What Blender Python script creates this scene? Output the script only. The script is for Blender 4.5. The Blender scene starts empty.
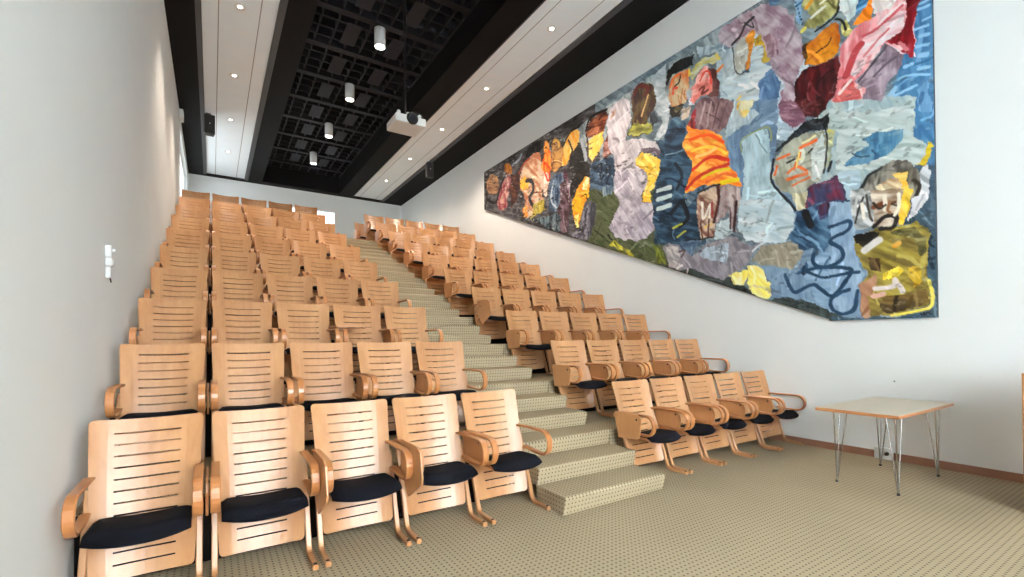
import bpy, math, random
import numpy as np
from mathutils import Vector, Matrix
random.seed(7)
scene = bpy.context.scene
COL = scene.collection

# light levels of the place
E_SPOT, C_WARM, E_PEND, C_PEND = 300, (1, .81, .65), 300, (1, .60, .34)
E_FRONT, E_SIDE, E_DOOR, C_DAY = 880, 50, 10, (.92, .97, 1)
E_SKY, EXPOSURE = 1.5, .34
# ------------------------------------------------------------------ helpers
class MB:
    """collects shapes and links them as ONE mesh object"""
    def __init__(s): s.v = []; s.f = []; s.m = []; s.sm = []
    def add(s, vs, fs, mi=0, smooth=False):
        o = len(s.v); s.v += [tuple(v) for v in vs]
        for f in fs: s.f.append([i + o for i in f]); s.m.append(mi); s.sm.append(smooth)
        return s
    def box(s, x0, x1, y0, y1, z0, z1, mi=0):
        vs = [(x, y, z) for z in (z0, z1) for y in (y0, y1) for x in (x0, x1)]
        return s.add(vs, [(0, 2, 3, 1), (4, 5, 7, 6), (0, 1, 5, 4), (2, 6, 7, 3), (0, 4, 6, 2), (1, 3, 7, 5)], mi)
    def bbox(s, x0, x1, y0, y1, z0, z1, b=.006, mi=0):
        """box with chamfered edges"""
        vs = []; idx = {}
        for ix, x in enumerate((x0, x1)):
            for iy, y in enumerate((y0, y1)):
                for iz, z in enumerate((z0, z1)):
                    sx, sy, sz = (1, -1)[ix], (1, -1)[iy], (1, -1)[iz]
                    for a in range(3):
                        p = [x + sx * b, y + sy * b, z + sz * b]
                        p[a] = (x, y, z)[a]
                        idx[ix, iy, iz, a] = len(vs); vs.append(tuple(p))
        fs = []
        for a in range(3):
            b1, b2 = [(1, 2), (0, 2), (0, 1)][a]
            for s_ in (0, 1):
                q = []
                for c1, c2 in ((0, 0), (1, 0), (1, 1), (0, 1)):
                    k = [0, 0, 0]; k[a] = s_; k[b1] = c1; k[b2] = c2
                    q.append(idx[k[0], k[1], k[2], a])
                fs.append(q)
        for a in range(3):
            b1, b2 = [(1, 2), (0, 2), (0, 1)][a]
            for c1 in (0, 1):
                for c2 in (0, 1):
                    q = []
                    for s_, face in ((0, b1), (1, b1), (1, b2), (0, b2)):
                        k = [0, 0, 0]; k[a] = s_; k[b1] = c1; k[b2] = c2
                        q.append(idx[k[0], k[1], k[2], face])
                    fs.append(q)
        for ix in (0, 1):
            for iy in (0, 1):
                for iz in (0, 1):
                    fs.append([idx[ix, iy, iz, a] for a in range(3)])
        return s.add(vs, fs, mi)
    def tube(s, pts, r, n=8, mi=0, caps=True, r1=None):
        pts = [Vector(p) for p in pts]; N = len(pts)
        up = None; rings = []
        for i, p in enumerate(pts):
            t = (pts[min(i + 1, N - 1)] - pts[max(i - 1, 0)]).normalized()
            if up is None:
                up = Vector((0, 0, 1)) if abs(t.z) < .9 else Vector((0, 1, 0))
            a = t.cross(up)
            if a.length < 1e-5: a = t.cross(Vector((1, 0, 0)))
            a.normalize(); b = a.cross(t).normalized(); up = b
            rr = r if r1 is None else r + (r1 - r) * i / (N - 1)
            rings.append([p + a * rr * math.cos(k * 2 * math.pi / n) + b * rr * math.sin(k * 2 * math.pi / n) for k in range(n)])
        vs = [v for g in rings for v in g]
        fs = [(i * n + k, i * n + (k + 1) % n, (i + 1) * n + (k + 1) % n, (i + 1) * n + k) for i in range(N - 1) for k in range(n)]
        s.add(vs, fs, mi, True)
        if caps: s.add(rings[0], [tuple(range(n))[::-1]], mi); s.add(rings[-1], [tuple(range(n))], mi)
        return s
    def lathe(s, prof, c=(0, 0, 0), n=20, mi=0, axis='z', smooth=True):
        """prof = [(radius, height), ...] turned about an axis through c"""
        vs = []
        for rr, h in prof:
            for k in range(n):
                a = 2 * math.pi * k / n; x, y = rr * math.cos(a), rr * math.sin(a)
                vs.append({'z': (c[0] + x, c[1] + y, c[2] + h), 'y': (c[0] + x, c[1] + h, c[2] + y), 'x': (c[0] + h, c[1] + x, c[2] + y)}[axis])
        fs = [(i * n + k, i * n + (k + 1) % n, (i + 1) * n + (k + 1) % n, (i + 1) * n + k) for i in range(len(prof) - 1) for k in range(n)]
        s.add(vs, fs, mi, smooth)
        if prof[0][0] > 1e-5: s.add(vs[:n], [tuple(range(n))], mi)
        if prof[-1][0] > 1e-5: s.add(vs[-n:], [tuple(range(n))], mi)
        return s
    def strip(s, path, xc, w, t, mi=0, closed=False, b=.005):
        """bent plywood strip: path in the y-z plane, width w along x, thickness t"""
        P = [Vector((0, y, z)) for y, z in path]; N = len(P)
        sec = []
        for sx, st in ((1, 1), (-1, 1), (-1, -1), (1, -1)):
            a = (sx * (w / 2 - b), st * t / 2); c = (sx * w / 2, st * (t / 2 - b))
            sec += [a, c] if sx * st < 0 else [c, a]
        n = len(sec); vs = []
        for i, p in enumerate(P):
            if closed: d = P[(i + 1) % N] - P[i - 1]
            else: d = P[min(i + 1, N - 1)] - P[max(i - 1, 0)]
            d.normalize(); nn = Vector((0, -d.z, d.y))
            for (u, v) in sec: vs.append(p + nn * v + Vector((xc + u, 0, 0)))
        M = N if closed else N - 1
        fs = [(i * n + k, i * n + (k + 1) % n, ((i + 1) % N) * n + (k + 1) % n, ((i + 1) % N) * n + k) for i in range(M) for k in range(n)]
        if not closed: fs += [tuple(range(n))[::-1], tuple(range((N - 1) * n, N * n))]
        return s.add(vs, fs, mi)
    def build(s, name, mats, parent=None):
        me = bpy.data.meshes.new(name)
        me.from_pydata(s.v, [], s.f)
        for m in (mats if isinstance(mats, (list, tuple)) else [mats]): me.materials.append(m)
        me.polygons.foreach_set('material_index', s.m)
        me.polygons.foreach_set('use_smooth', s.sm)
        import bmesh
        bm = bmesh.new(); bm.from_mesh(me)
        bmesh.ops.recalc_face_normals(bm, faces=bm.faces[:])
        bm.to_mesh(me); bm.free()
        me.update()
        o = bpy.data.objects.new(name, me); COL.objects.link(o)
        if parent is not None: o.parent = parent
        return o

def empty(name, loc, rz=0):
    o = bpy.data.objects.new(name, None); COL.objects.link(o)
    o.empty_display_size = .1; o.location = loc; o.rotation_euler = (0, 0, rz)
    return o
def tag(o, label, cat, group=None):
    o['label'] = label; o['category'] = cat
    if group: o['group'] = group
    return o
def struct(o, label=None):
    o['kind'] = 'structure'
    if label: o['label'] = label
    return o
def copy_tree(o, parent=None):
    c = o.copy(); COL.objects.link(c)
    if parent is not None: c.parent = parent
    for ch in list(o.children): copy_tree(ch, c)
    return c

# ------------------------------------------------------------------ materials
def lin(r, g, b):
    f = lambda c: ((c / 255 + .055) / 1.055) ** 2.4 if c > 10 else c / 255 / 12.92
    return (f(r), f(g), f(b), 1)
def new_mat(name):
    m = bpy.data.materials.new(name); m.use_nodes = True
    nt = m.node_tree; b = nt.nodes['Principled BSDF']
    return m, nt, b
def nd(nt, typ, **kw):
    n = nt.nodes.new(typ)
    for k, v in kw.items():
        if k.startswith('i_'): n.inputs[int(k[2:]) if k[2:].isdigit() else k[2:]].default_value = v
        else: setattr(n, k, v)
    return n
def mth(nt, op, a, b=None, c=None):
    n = nt.nodes.new('ShaderNodeMath'); n.operation = op
    for i, x in enumerate((a, b, c)):
        if x is None: continue
        if isinstance(x, (int, float)): n.inputs[i].default_value = x
        else: nt.links.new(x, n.inputs[i])
    return n.outputs[0]
def mixc(nt, fac, a, b):
    n = nt.nodes.new('ShaderNodeMix'); n.data_type = 'RGBA'
    for sock, x in ((n.inputs[0], fac), (n.inputs[6], a), (n.inputs[7], b)):
        if isinstance(x, (int, float, tuple)): sock.default_value = x
        else: nt.links.new(x, sock)
    return n.outputs[2]
def simple(name, col, rough=.6, metal=0, noise=.06, scale=8, spec=.5, bump=0):
    m, nt, b = new_mat(name)
    t = nd(nt, 'ShaderNodeTexCoord'); n = nd(nt, 'ShaderNodeTexNoise'); n.inputs['Scale'].default_value = scale
    nt.links.new(t.outputs['Object'], n.inputs['Vector'])
    d = tuple(c * (1 - noise) for c in col[:3]) + (1,); l = tuple(min(1, c * (1 + noise)) for c in col[:3]) + (1,)
    nt.links.new(mixc(nt, n.outputs[0], d, l), b.inputs['Base Color'])
    b.inputs['Roughness'].default_value = rough; b.inputs['Metallic'].default_value = metal
    b.inputs['Specular IOR Level'].default_value = spec
    if bump:
        bp = nd(nt, 'ShaderNodeBump'); bp.inputs['Strength'].default_value = bump; bp.inputs['Distance'].default_value = .01
        nt.links.new(n.outputs[0], bp.inputs['Height']); nt.links.new(bp.outputs[0], b.inputs['Normal'])
    return m
def emis(name, col, strength):
    m, nt, b = new_mat(name)
    b.inputs['Base Color'].default_value = (.9, .9, .9, 1)
    b.inputs['Emission Color'].default_value = col; b.inputs['Emission Strength'].default_value = strength
    return m

def wood(name, c0, c1, rough=.36, axis='z', coat=.3):
    """beech veneer: long streaks along one axis, small flecks, tint varies a little from piece to piece"""
    m, nt, b = new_mat(name)
    t = nd(nt, 'ShaderNodeTexCoord'); oi = nd(nt, 'ShaderNodeObjectInfo')
    ad = nd(nt, 'ShaderNodeVectorMath', operation='ADD'); sc_ = nd(nt, 'ShaderNodeVectorMath', operation='SCALE')
    cmb = nd(nt, 'ShaderNodeCombineXYZ')
    for i in range(3): nt.links.new(oi.outputs['Random'], cmb.inputs[i])
    nt.links.new(cmb.outputs[0], sc_.inputs[0]); sc_.inputs['Scale'].default_value = 37
    nt.links.new(t.outputs['Object'], ad.inputs[0]); nt.links.new(sc_.outputs[0], ad.inputs[1])
    mp = nd(nt, 'ShaderNodeMapping'); nt.links.new(ad.outputs[0], mp.inputs[0])
    mp.inputs['Scale'].default_value = {'z': (26, 26, 1.3), 'y': (26, 1.3, 26), 'x': (1.3, 26, 26)}[axis]
    n1 = nd(nt, 'ShaderNodeTexNoise'); n1.inputs['Scale'].default_value = 1; n1.inputs['Detail'].default_value = 5; n1.inputs['Distortion'].default_value = .35
    nt.links.new(mp.outputs[0], n1.inputs['Vector'])
    mp2 = nd(nt, 'ShaderNodeMapping'); nt.links.new(ad.outputs[0], mp2.inputs[0])
    mp2.inputs['Scale'].default_value = {'z': (6, 6, .5), 'y': (6, .5, 6), 'x': (.5, 6, 6)}[axis]
    n2 = nd(nt, 'ShaderNodeTexNoise'); n2.inputs['Scale'].default_value = 1; n2.inputs['Detail'].default_value = 2
    nt.links.new(mp2.outputs[0], n2.inputs['Vector'])
    f = mth(nt, 'MULTIPLY_ADD', n1.outputs[0], .55, mth(nt, 'MULTIPLY', n2.outputs[0], .75))
    f = mth(nt, 'MULTIPLY_ADD', mth(nt, 'SUBTRACT', oi.outputs['Random'], .5), .16, mth(nt, 'SUBTRACT', f, .15))
    cl = nt.nodes.new('ShaderNodeClamp'); nt.links.new(f, cl.inputs[0])
    nt.links.new(mixc(nt, cl.outputs[0], c0, c1), b.inputs['Base Color'])
    b.inputs['Roughness'].default_value = rough
    b.inputs['Coat Weight'].default_value = coat; b.inputs['Coat Roughness'].default_value = .22
    return m

def carpet(name):
    """short beige loop pile with a square grid of small dark dots woven in, on every face"""
    m, nt, b = new_mat(name)
    g = nd(nt, 'ShaderNodeNewGeometry')
    sp = nd(nt, 'ShaderNodeSeparateXYZ'); nt.links.new(g.outputs['Position'], sp.inputs[0])
    sn = nd(nt, 'ShaderNodeSeparateXYZ'); nt.links.new(g.outputs['Normal'], sn.inputs[0])
    ax = mth(nt, 'GREATER_THAN', mth(nt, 'ABSOLUTE', sn.outputs[0]), .5)
    az = mth(nt, 'GREATER_THAN', mth(nt, 'ABSOLUTE', sn.outputs[2]), .5)
    def sel(f, a, c):   # f ? a : c
        return mth(nt, 'ADD', mth(nt, 'MULTIPLY', f, a), mth(nt, 'MULTIPLY', mth(nt, 'SUBTRACT', 1, f), c))
    u = sel(ax, sp.outputs[1], sp.outputs[0]); v = sel(az, sp.outputs[1], sp.outputs[2])
    S = .0371
    uu = mth(nt, 'SUBTRACT', mth(nt, 'FRACT', mth(nt, 'DIVIDE', mth(nt, 'ADD', u, 20.004), S)), .5)
    vv = mth(nt, 'SUBTRACT', mth(nt, 'FRACT', mth(nt, 'DIVIDE', mth(nt, 'ADD', v, 20.0), S)), .5)
    d = mth(nt, 'SQRT', mth(nt, 'ADD', mth(nt, 'MULTIPLY', uu, uu), mth(nt, 'MULTIPLY', vv, vv)))
    dot = nd(nt, 'ShaderNodeMapRange'); dot.inputs[1].default_value = .22; dot.inputs[2].default_value = .12
    dot.inputs[3].default_value = 0; dot.inputs[4].default_value = 1; nt.links.new(d, dot.inputs[0])
    n = nd(nt, 'ShaderNodeTexNoise'); n.inputs['Scale'].default_value = 1.4; n.inputs['Detail'].default_value = 3
    nt.links.new(g.outputs['Position'], n.inputs['Vector'])
    n2 = nd(nt, 'ShaderNodeTexNoise'); n2.inputs['Scale'].default_value = 120; n2.inputs['Detail'].default_value = 1
    nt.links.new(g.outputs['Position'], n2.inputs['Vector'])
    base = mixc(nt, n.outputs[0], CARPET_A, CARPET_B)
    base = mixc(nt, mth(nt, 'MULTIPLY', n2.outputs[0], .5), base, CARPET_C)
    nt.links.new(mixc(nt, mth(nt, 'MULTIPLY', dot.outputs[0], .85), base, CARPET_DOT), b.inputs['Base Color'])
    b.inputs['Roughness'].default_value = .95; b.inputs['Specular IOR Level'].default_value = .1
    bp = nd(nt, 'ShaderNodeBump'); bp.inputs['Strength'].default_value = .35; bp.inputs['Distance'].default_value = .004
    nt.links.new(n2.outputs[0], bp.inputs['Height']); nt.links.new(bp.outputs[0], b.inputs['Normal'])
    return m
CARPET_A = lin(158, 145, 119); CARPET_B = lin(177, 163, 136); CARPET_C = lin(136, 121, 94); CARPET_DOT = lin(40, 34, 24)

def tiles(name):
    """white ceiling tiles, thin joints every 0.59 m along the strip and two along its length"""
    m, nt, b = new_mat(name)
    g = nd(nt, 'ShaderNodeNewGeometry'); sp = nd(nt, 'ShaderNodeSeparateXYZ'); nt.links.new(g.outputs['Position'], sp.inputs[0])
    fy = mth(nt, 'ABSOLUTE', mth(nt, 'SUBTRACT', mth(nt, 'FRACT', mth(nt, 'DIVIDE', mth(nt, 'ADD', sp.outputs[1], 20.03), .59)), .5))
    ly = mth(nt, 'GREATER_THAN', fy, .5 - .012)
    xl = None
    for xx in (-.49, .11, 4.23, 4.83):
        k = mth(nt, 'LESS_THAN', mth(nt, 'ABSOLUTE', mth(nt, 'SUBTRACT', sp.outputs[0], xx)), .008)
        xl = k if xl is None else mth(nt, 'MAXIMUM', xl, k)
    n = nd(nt, 'ShaderNodeTexNoise'); n.inputs['Scale'].default_value = 3; nt.links.new(g.outputs['Position'], n.inputs['Vector'])
    c = mixc(nt, n.outputs[0], lin(232, 240, 246), lin(238, 246, 250))
    c = mixc(nt, ly, c, lin(244, 244, 243)); c = mixc(nt, xl, c, lin(150, 150, 148))
    nt.links.new(c, b.inputs['Base Color']); b.inputs['Roughness'].default_value = .85
    return m

M = {}
M['wood'] = wood('beech_veneer', lin(157, 102, 60), lin(195, 149, 103))
M['wood_y'] = wood('beech_bentwood', lin(158, 97, 50), lin(186, 126, 76), axis='y')
M['wood_edge'] = wood('beech_board', lin(174, 116, 70), lin(198, 144, 96), axis='z', coat=.1)
M['navy'] = simple('navy_wool', lin(15, 16, 23), .95, noise=.35, scale=260, spec=.15, bump=.5)
M['bolt'] = simple('dark_bolt', lin(30, 26, 24), .5, noise=.1)
M['carpet'] = carpet('dotted_carpet')
M['wall'] = simple('white_plaster', lin(233, 239, 240), .9, noise=.015, scale=2.5, spec=.2)
M['tile'] = tiles('ceiling_tiles')
M['black'] = simple('black_paint', lin(13, 14, 16), .65, noise=.15, scale=3, spec=.12)
M['grille'] = simple('black_grille_paint', lin(30, 31, 35), .6, noise=.1, scale=3, spec=.15)
M['plate'] = simple('black_plate_paint', lin(35, 36, 41), .6, noise=.1, scale=3, spec=.15)
M['void'] = simple('void_paint', lin(22, 23, 26), .9, noise=.1, spec=.1)
M['flange'] = simple('grey_metal_profile', lin(70, 71, 74), .5, noise=.08, scale=4)
M['base'] = wood('baseboard_wood', lin(134, 92, 70), lin(154, 110, 86), axis='y', rough=.5, coat=0)
M['white'] = simple('white_plastic', lin(222, 225, 225), .45, noise=.015)
M['frame'] = simple('white_lacquer', lin(236, 238, 238), .5, noise=.01)
M['chrome'] = simple('steel_rod', lin(190, 192, 196), .22, 1, noise=.05)
M['dark'] = simple('black_plastic', lin(22, 22, 24), .45, noise=.1)
M['lens'] = simple('lens_glass', lin(52, 56, 66), .12, noise=.1)
M['cloth_grey'] = simple('speaker_cloth', lin(40, 41, 44), .9, noise=.2, scale=90)
M['laminate'] = simple('beige_laminate', lin(196, 186, 166), .4, noise=.03, scale=5)
M['glow'] = emis('lamp_glow', (1, .93, .82, 1), 14)
M['glass'] = new_mat('clear_glass')[0]
_b = M['glass'].node_tree.nodes['Principled BSDF']
_b.inputs['Transmission Weight'].default_value = 1; _b.inputs['Roughness'].default_value = 0; _b.inputs['IOR'].default_value = 1.02
_n = nd(M['glass'].node_tree, 'ShaderNodeTexNoise'); M['glass'].node_tree.links.new(mixc(M['glass'].node_tree, _n.outputs[0], (.97, .98, .98, 1), (.99, 1, 1, 1)), _b.inputs['Base Color'])

# ------------------------------------------------------------------ room
WL, WR, YB, YF, ZC = -1.2365, 5.98, 15.5, -7.0, 6.93
PITCH, RUN, RISE = .6, 1.0683, .4443
AX0, AX1 = 1.79, 2.985          # the aisle stair
T = .2
def tier_front(n): return .53 + (n - 2) * RUN
NR = 10
f = MB()
f.box(WL - T, WR + T, YF - T, YB + T, -.2, 0)
def tiers(x0, x1):
    prof = [(tier_front(2), 0)]
    for n in range(2, NR + 1):
        prof += [(tier_front(n), (n - 1) * RISE)]
        prof += [(tier_front(n + 1) if n < NR else YB, (n - 1) * RISE)]
    vs = []; fs = []
    k = len(prof)
    for x in (x0, x1): vs += [(x, y, z) for y, z in prof]
    for i in range(k - 1): fs.append((i, i + 1, k + i + 1, k + i))
    vs += [(x0, YB, 0), (x1, YB, 0)]
    # side faces, one column per tier
    for n in range(2, NR + 1):
        y0, y1 = tier_front(n), tier_front(n + 1) if n < NR else YB
        z = (n - 1) * RISE
        for x in (x0, x1):
            o = len(vs); vs += [(x, y0, 0), (x, y1, 0), (x, y1, z), (x, y0, z)]; fs.append((o, o + 1, o + 2, o + 3))
    f.add(vs, fs)
tiers(WL, AX0); tiers(AX1, WR)
struct(f.build('floor', M['carpet']), 'beige dotted carpet floor rising in ten seating tiers')
s = MB()
SR = RISE / 3; ST = RUN / 3
for k in range(1, 28):
    y0 = -.18 + ST * (k - 1)
    y1 = y0 + ST if k < 27 else YB
    z1, zb, r = SR * k, SR * (k - 1), .022
    pr_ = [(y0 + .03, zb), (y0, z1 - r)] + [(y0 + r - r * math.cos(a), z1 - r + r * math.sin(a)) for a in (.4, .8, 1.2, 1.571)] + [(y1 + .04, z1), (y1 + .04, zb)]
    n_ = len(pr_)
    s.add([(x, y, z) for x in (AX0, AX1) for y, z in pr_], [tuple(range(n_)), tuple(range(n_, 2 * n_))] + [(i, (i + 1) % n_, n_ + (i + 1) % n_, n_ + i) for i in range(n_)])
struct(s.build('floor_stair', M['carpet']), 'dotted carpet aisle stair between the two seating blocks')

m = MB()  # added black strips over the carpet risers, keep the gaps behind chairs dark
for n in range(2, NR + 1):
    for x0, x1 in ((WL, AX0 - .12), (AX1 + .3, WR)): m.box(x0, x1, tier_front(n) - .012, tier_front(n), (n - 2) * RISE, (n - 1) * RISE - .03)
struct(m.build('trim_5', M['black']), 'black strips added on the tier fronts to darken the gaps behind the chairs')
def wall_x(name, x0, x1, holes, label):
    """wall along y between x0 and x1 with holes (ya, yb, za, zb)"""
    m = MB(); ys = sorted({YF - T, YB + T, *[h[0] for h in holes], *[h[1] for h in holes]})
    for a, b in zip(ys, ys[1:]):
        hs = [h for h in holes if h[0] <= a and h[1] >= b]; z = 0
        for h in sorted(hs, key=lambda h: h[2]): m.box(x0, x1, a, b, z, h[2]); z = h[3]
        m.box(x0, x1, a, b, z, 8.3)
    return struct(m.build(name, M['wall']), label)
def wall_y(name, y0, y1, holes, label):
    m = MB(); xs = sorted({WL, WR, *[h[0] for h in holes], *[h[1] for h in holes]})
    for a, b in zip(xs, xs[1:]):
        hs = [h for h in holes if h[0] <= a and h[1] >= b]; z = 0
        for h in sorted(hs, key=lambda h: h[2]): m.box(a, b, y0, y1, z, h[2]); z = h[3]
        m.box(a, b, y0, y1, z, 8.3)
    return struct(m.build(name, M['wall']), label)
SIDEWIN = (10.7, 14.7, 4.9, 6.6)
BACKDOOR = (1.75, 3.45, 4.0, 6.36)
FRONTWIN = (-1.0, 3.4, .8, 4.7)
wall_x('wall_left', WL - T, WL, [SIDEWIN], 'plain pale grey side wall left of the seats')
wall_x('wall_right', WR, WR + T, [], 'plain white side wall carrying the painting')
wall_y('wall_back', YB, YB + T, [BACKDOOR], 'pale grey end wall behind the top row')
wall_y('wall_front', YF - T, YF, [FRONTWIN], 'white stage end wall with a wide window')

def glazing(name, axis, u0, u1, z0, z1, c, nx, nz, fr=.07, label=None):
    """white frame with bars and a pane, in a wall hole; axis 'x' = wall runs along y"""
    m = MB(); g = MB()
    def bar(a, b, za, zb, mb=m, d=.04):
        if axis == 'x': mb.box(c - d, c + d, a, b, za, zb)
        else: mb.box(a, b, c - d, c + d, za, zb)
    bar(u0, u1, z0, z0 + fr); bar(u0, u1, z1 - fr, z1); bar(u0, u0 + fr, z0 + fr, z1 - fr); bar(u1 - fr, u1, z0 + fr, z1 - fr)
    for i in range(1, nx): u = u0 + (u1 - u0) * i / nx; bar(u - fr / 2, u + fr / 2, z0 + fr, z1 - fr)
    for i in range(1, nz): z = z0 + (z1 - z0) * i / nz; bar(u0 + fr, u1 - fr, z - fr / 2, z + fr / 2, d=.035)
    bar(u0 + fr, u1 - fr, z0 + fr, z1 - fr, g, .005)
    o = struct(m.build(name, M['frame']), label)
    g.build('pane', M['glass'], o)
    return o
glazing('window_1', 'x', *SIDEWIN, WL - .12, 3, 1, label='tall window in the left wall beside the top rows')
glazing('window_2', 'y', *FRONTWIN, YF - .12, 4, 2, label='wide window in the stage end wall')
d = glazing('door_1', 'y', *BACKDOOR, YB + .02, 2, 1, fr=.09, label='bright glazed double door behind the top row')

m = MB(); m.box(WR - .012, WR, YF, .50, 0, .085); struct(m.build('baseboard_right', M['base']), 'brown wooden baseboard under the right wall')
m = MB(); m.box(WL, WL + .012, YF, .50, 0, .085); struct(m.build('baseboard_left', M['base']), 'brown wooden baseboard under the left wall')

# ------------------------------------------------------------------ ceiling
TOP = 8.15
c = MB()
c.box(WL, -.82, YF, YB, ZC, ZC + .1)
c.box(.46, .88, YF, YB, ZC, ZC + .1); c.box(.86, .88, YF, YB - .35, ZC + .1, TOP)
c.box(3.46, 3.97, YF, YB, ZC, ZC + .1); c.box(3.46, 3.48, YF, YB - .35, ZC + .1, TOP)
c.box(5.19, WR, YF, YB, ZC, ZC + .1)
c.box(.88, 3.46, YB - .35, YB, ZC, TOP)
c.box(-.82, .46, YB - .25, YB, ZC, ZC + .1); c.box(3.97, 5.19, YB - .25, YB, ZC, ZC + .1)
struct(c.build('ceiling', M['black']), 'black painted ceiling with a deep central recess')
c = MB(); c.box(WL - T, WR + T, YF - T, YB + T, TOP, TOP + .15)
struct(c.build('ceiling_slab', M['void']), 'dark slab above the ceiling grille')
for i, (a, b) in enumerate(((-.82, -.73), (.35, .46), (3.97, 3.99), (5.09, 5.19))):
    m = MB(); m.box(a, b, YF, YB - .25, ZC - .012, ZC + .1)
    struct(m.build('trim_%d' % (i + 1), M['flange']), ['dark grey edge profile along the outer side of the left white ceiling strip', 'dark grey edge profile along the inner side of the left white ceiling strip',
        'thin dark edge along the inner side of the right white ceiling strip', 'grey edge profile along the outer side of the right white ceiling strip'][i])
for nm, a, b, side in (('ceiling_tiles', -.73, .35, 'left'), ('ceiling_tiles', 3.99, 5.09, 'right')):
    m = MB(); m.box(a, b, YF, YB - .25, ZC + .03, ZC + .1)
    struct(m.build(nm, M['tile']), 'white tiled ceiling strip on the %s side' % side)
g = MB()
GX0, GX1, GZ = .88, 3.46, 7.5
nc = 9; px = .297; xs = [2.195 + (i - 4) * px for i in range(nc)]
PY = 1.235; y0g = 6.40
j0 = -10; ys_beam = []
yb = y0g - PY / 2
while yb > YF: yb -= PY
yb += PY
k = yb
while k < YB - .4:
    g.box(GX0, GX1, k - .075, k + .075, GZ - .02, GZ + .22)
    ys_beam.append(k); k += PY
for yb in ys_beam:
    for q in range(1, 4):
        yy = yb + q * PY / 4
        if yy < YB - .4: g.box(GX0, GX1, yy - .012, yy + .012, GZ, GZ + .16)
for i in range(nc + 1):
    xx = 2.195 + (i - nc / 2) * px
    if GX0 < xx < GX1: g.box(xx - .012, xx + .012, YF, YB - .36, GZ + .003, GZ + .157)
for yb in ys_beam:
    for xc in (2.195 - 1.5 * px, 2.195 + 1.5 * px):
        if yb + PY < YB - .4: g.box(xc - px / 2 + .01, xc + px / 2 - .01, yb + PY * .21, yb + PY * .79, GZ - .004, GZ + .02, 1)
g.box(GX0, GX0 + .03, YF, YB - .36, GZ - .01, GZ + .16); g.box(GX1 - .03, GX1, YF, YB - .36, GZ - .01, GZ + .16)
struct(g.build('ceiling_grille', [M['grille'], M['plate']]), 'black open cell grille with square plates in the ceiling recess')

# ------------------------------------------------------------------ chairs
P0 = Vector((0, .318, .085)); P1 = Vector((0, .580, .942))     # foot and head of the reclined back board
PL = (P1 - P0).length; PD = (P1 - P0).normalized(); PN = Vector((0, -PD.z, PD.y))   # PN points to the sitter
PW = .248
def back_board():
    """full height veneer board, side flanks bent forward, twelve slots cut through"""
    su = .147
    us = [-PW, -PW + .006, -PW + .014, -PW + .028, -.205, -.175, -su, -.1, -.05, 0]
    us = us + [-u for u in us[-2::-1]]
    vs_ = [0, .006, .014, .028]
    slots = [PL - .085 - .0668 * i for i in range(12)][::-1]
    for sv in slots: vs_ += [sv - .0048, sv + .0048]
    vs_ += [PL - .028, PL - .014, PL - .006, PL]
    r = .028
    def curve(u):
        a = abs(u)
        c = .017 * (min(a, .16) / .16) ** 2
        if a > .16: c += .034 * ((a - .16) / (PW - .16)) ** 1.25
        return c
    verts = []; idx = {}
    for j, v in enumerate(vs_):
        for i, u in enumerate(us):
            du, dv = PW - abs(u), min(v, PL - v)
            uu, vv = u, v
            if du < r + 1e-6 and dv < r + 1e-6:
                a, b = r - du, r - dv; L = math.hypot(a, b)
                if L > 1e-6:
                    k = max(a, b) / L; a *= k; b *= k
                uu = math.copysign(PW - r + a, u); vv = r - b if v < PL / 2 else PL - r + b
            p = P0 + PD * vv + PN * curve(uu) + Vector((uu * (.238 + (.279 - .238) * vv / PL) / PW, 0, 0))
            idx[i, j] = len(verts); verts.append(p)
    faces = []
    slot_rows = {4 + 2 * q for q in range(12)}
    for j in range(len(vs_) - 1):
        for i in range(len(us) - 1):
            if j in slot_rows and us[i] >= -su - 1e-6 and us[i + 1] <= su + 1e-6: continue
            faces.append((i, j))
    th = .013
    n = len(verts); m = MB()
    back = [v - PN * th for v in verts]
    V = verts + back; F = []; SM = []
    cell = set(faces)
    for (i, j) in faces:
        q = [idx[i, j], idx[i + 1, j], idx[i + 1, j + 1], idx[i, j + 1]]
        F.append(q); F.append([k + n for k in q[::-1]])
    m.add(V, F, 0, False)
    S = []
    for (i, j) in faces:
        for (a, b, nb) in (((i, j), (i + 1, j), (i, j - 1)), ((i + 1, j), (i + 1, j + 1), (i + 1, j)), ((i + 1, j + 1), (i, j + 1), (i, j + 1)), ((i, j + 1), (i, j), (i - 1, j))):
            if nb not in cell: S.append([idx[a], idx[b], idx[b] + n, idx[a] + n])
    for q in S: m.f.append(q); m.m.append(0); m.sm.append(False)
    return m
def arc(cy, cz, r, a0, a1, n):
    return [(cy + r * math.cos(math.radians(a0 + (a1 - a0) * i / n)), cz + r * math.sin(math.radians(a0 + (a1 - a0) * i / n))) for i in range(n + 1)]
ARM_T = .02
def arm_path():
    # horizontal rest from the board forward, round nose, return under the seat
    R = .096; zt = .643; cz = zt - R; cy = .075
    p = [(.478, .632), (.42, .641), (.32, zt), (.2, zt)] + arc(cy, cz, R, 90, 270, 12) + [(.15, cz - R), (.24, cz - R + .004), (.335, cz - R + .016)]
    return p
def arm_mesh(sx): return MB().strip(arm_path(), sx * .259, .050, ARM_T)
def leg_mesh(sx):
    p = [(.445, .575), (.408, .48), (.365, .38), (.33, .28), (.288, .16), (.262, .085)]
    p += [(.25, .055), (.236, .034), (.215, .022), (.19, .0165), (.12, .0165), (.05, .0165), (0.0, .0165)]
    return MB().strip(p, sx * .262, .034, .033)
def bolt_mesh(sx): return MB().lathe([(.012, 0), (.012, .003), (.008, .0045)], (sx * .2635, .022, .0325), 12)
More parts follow.
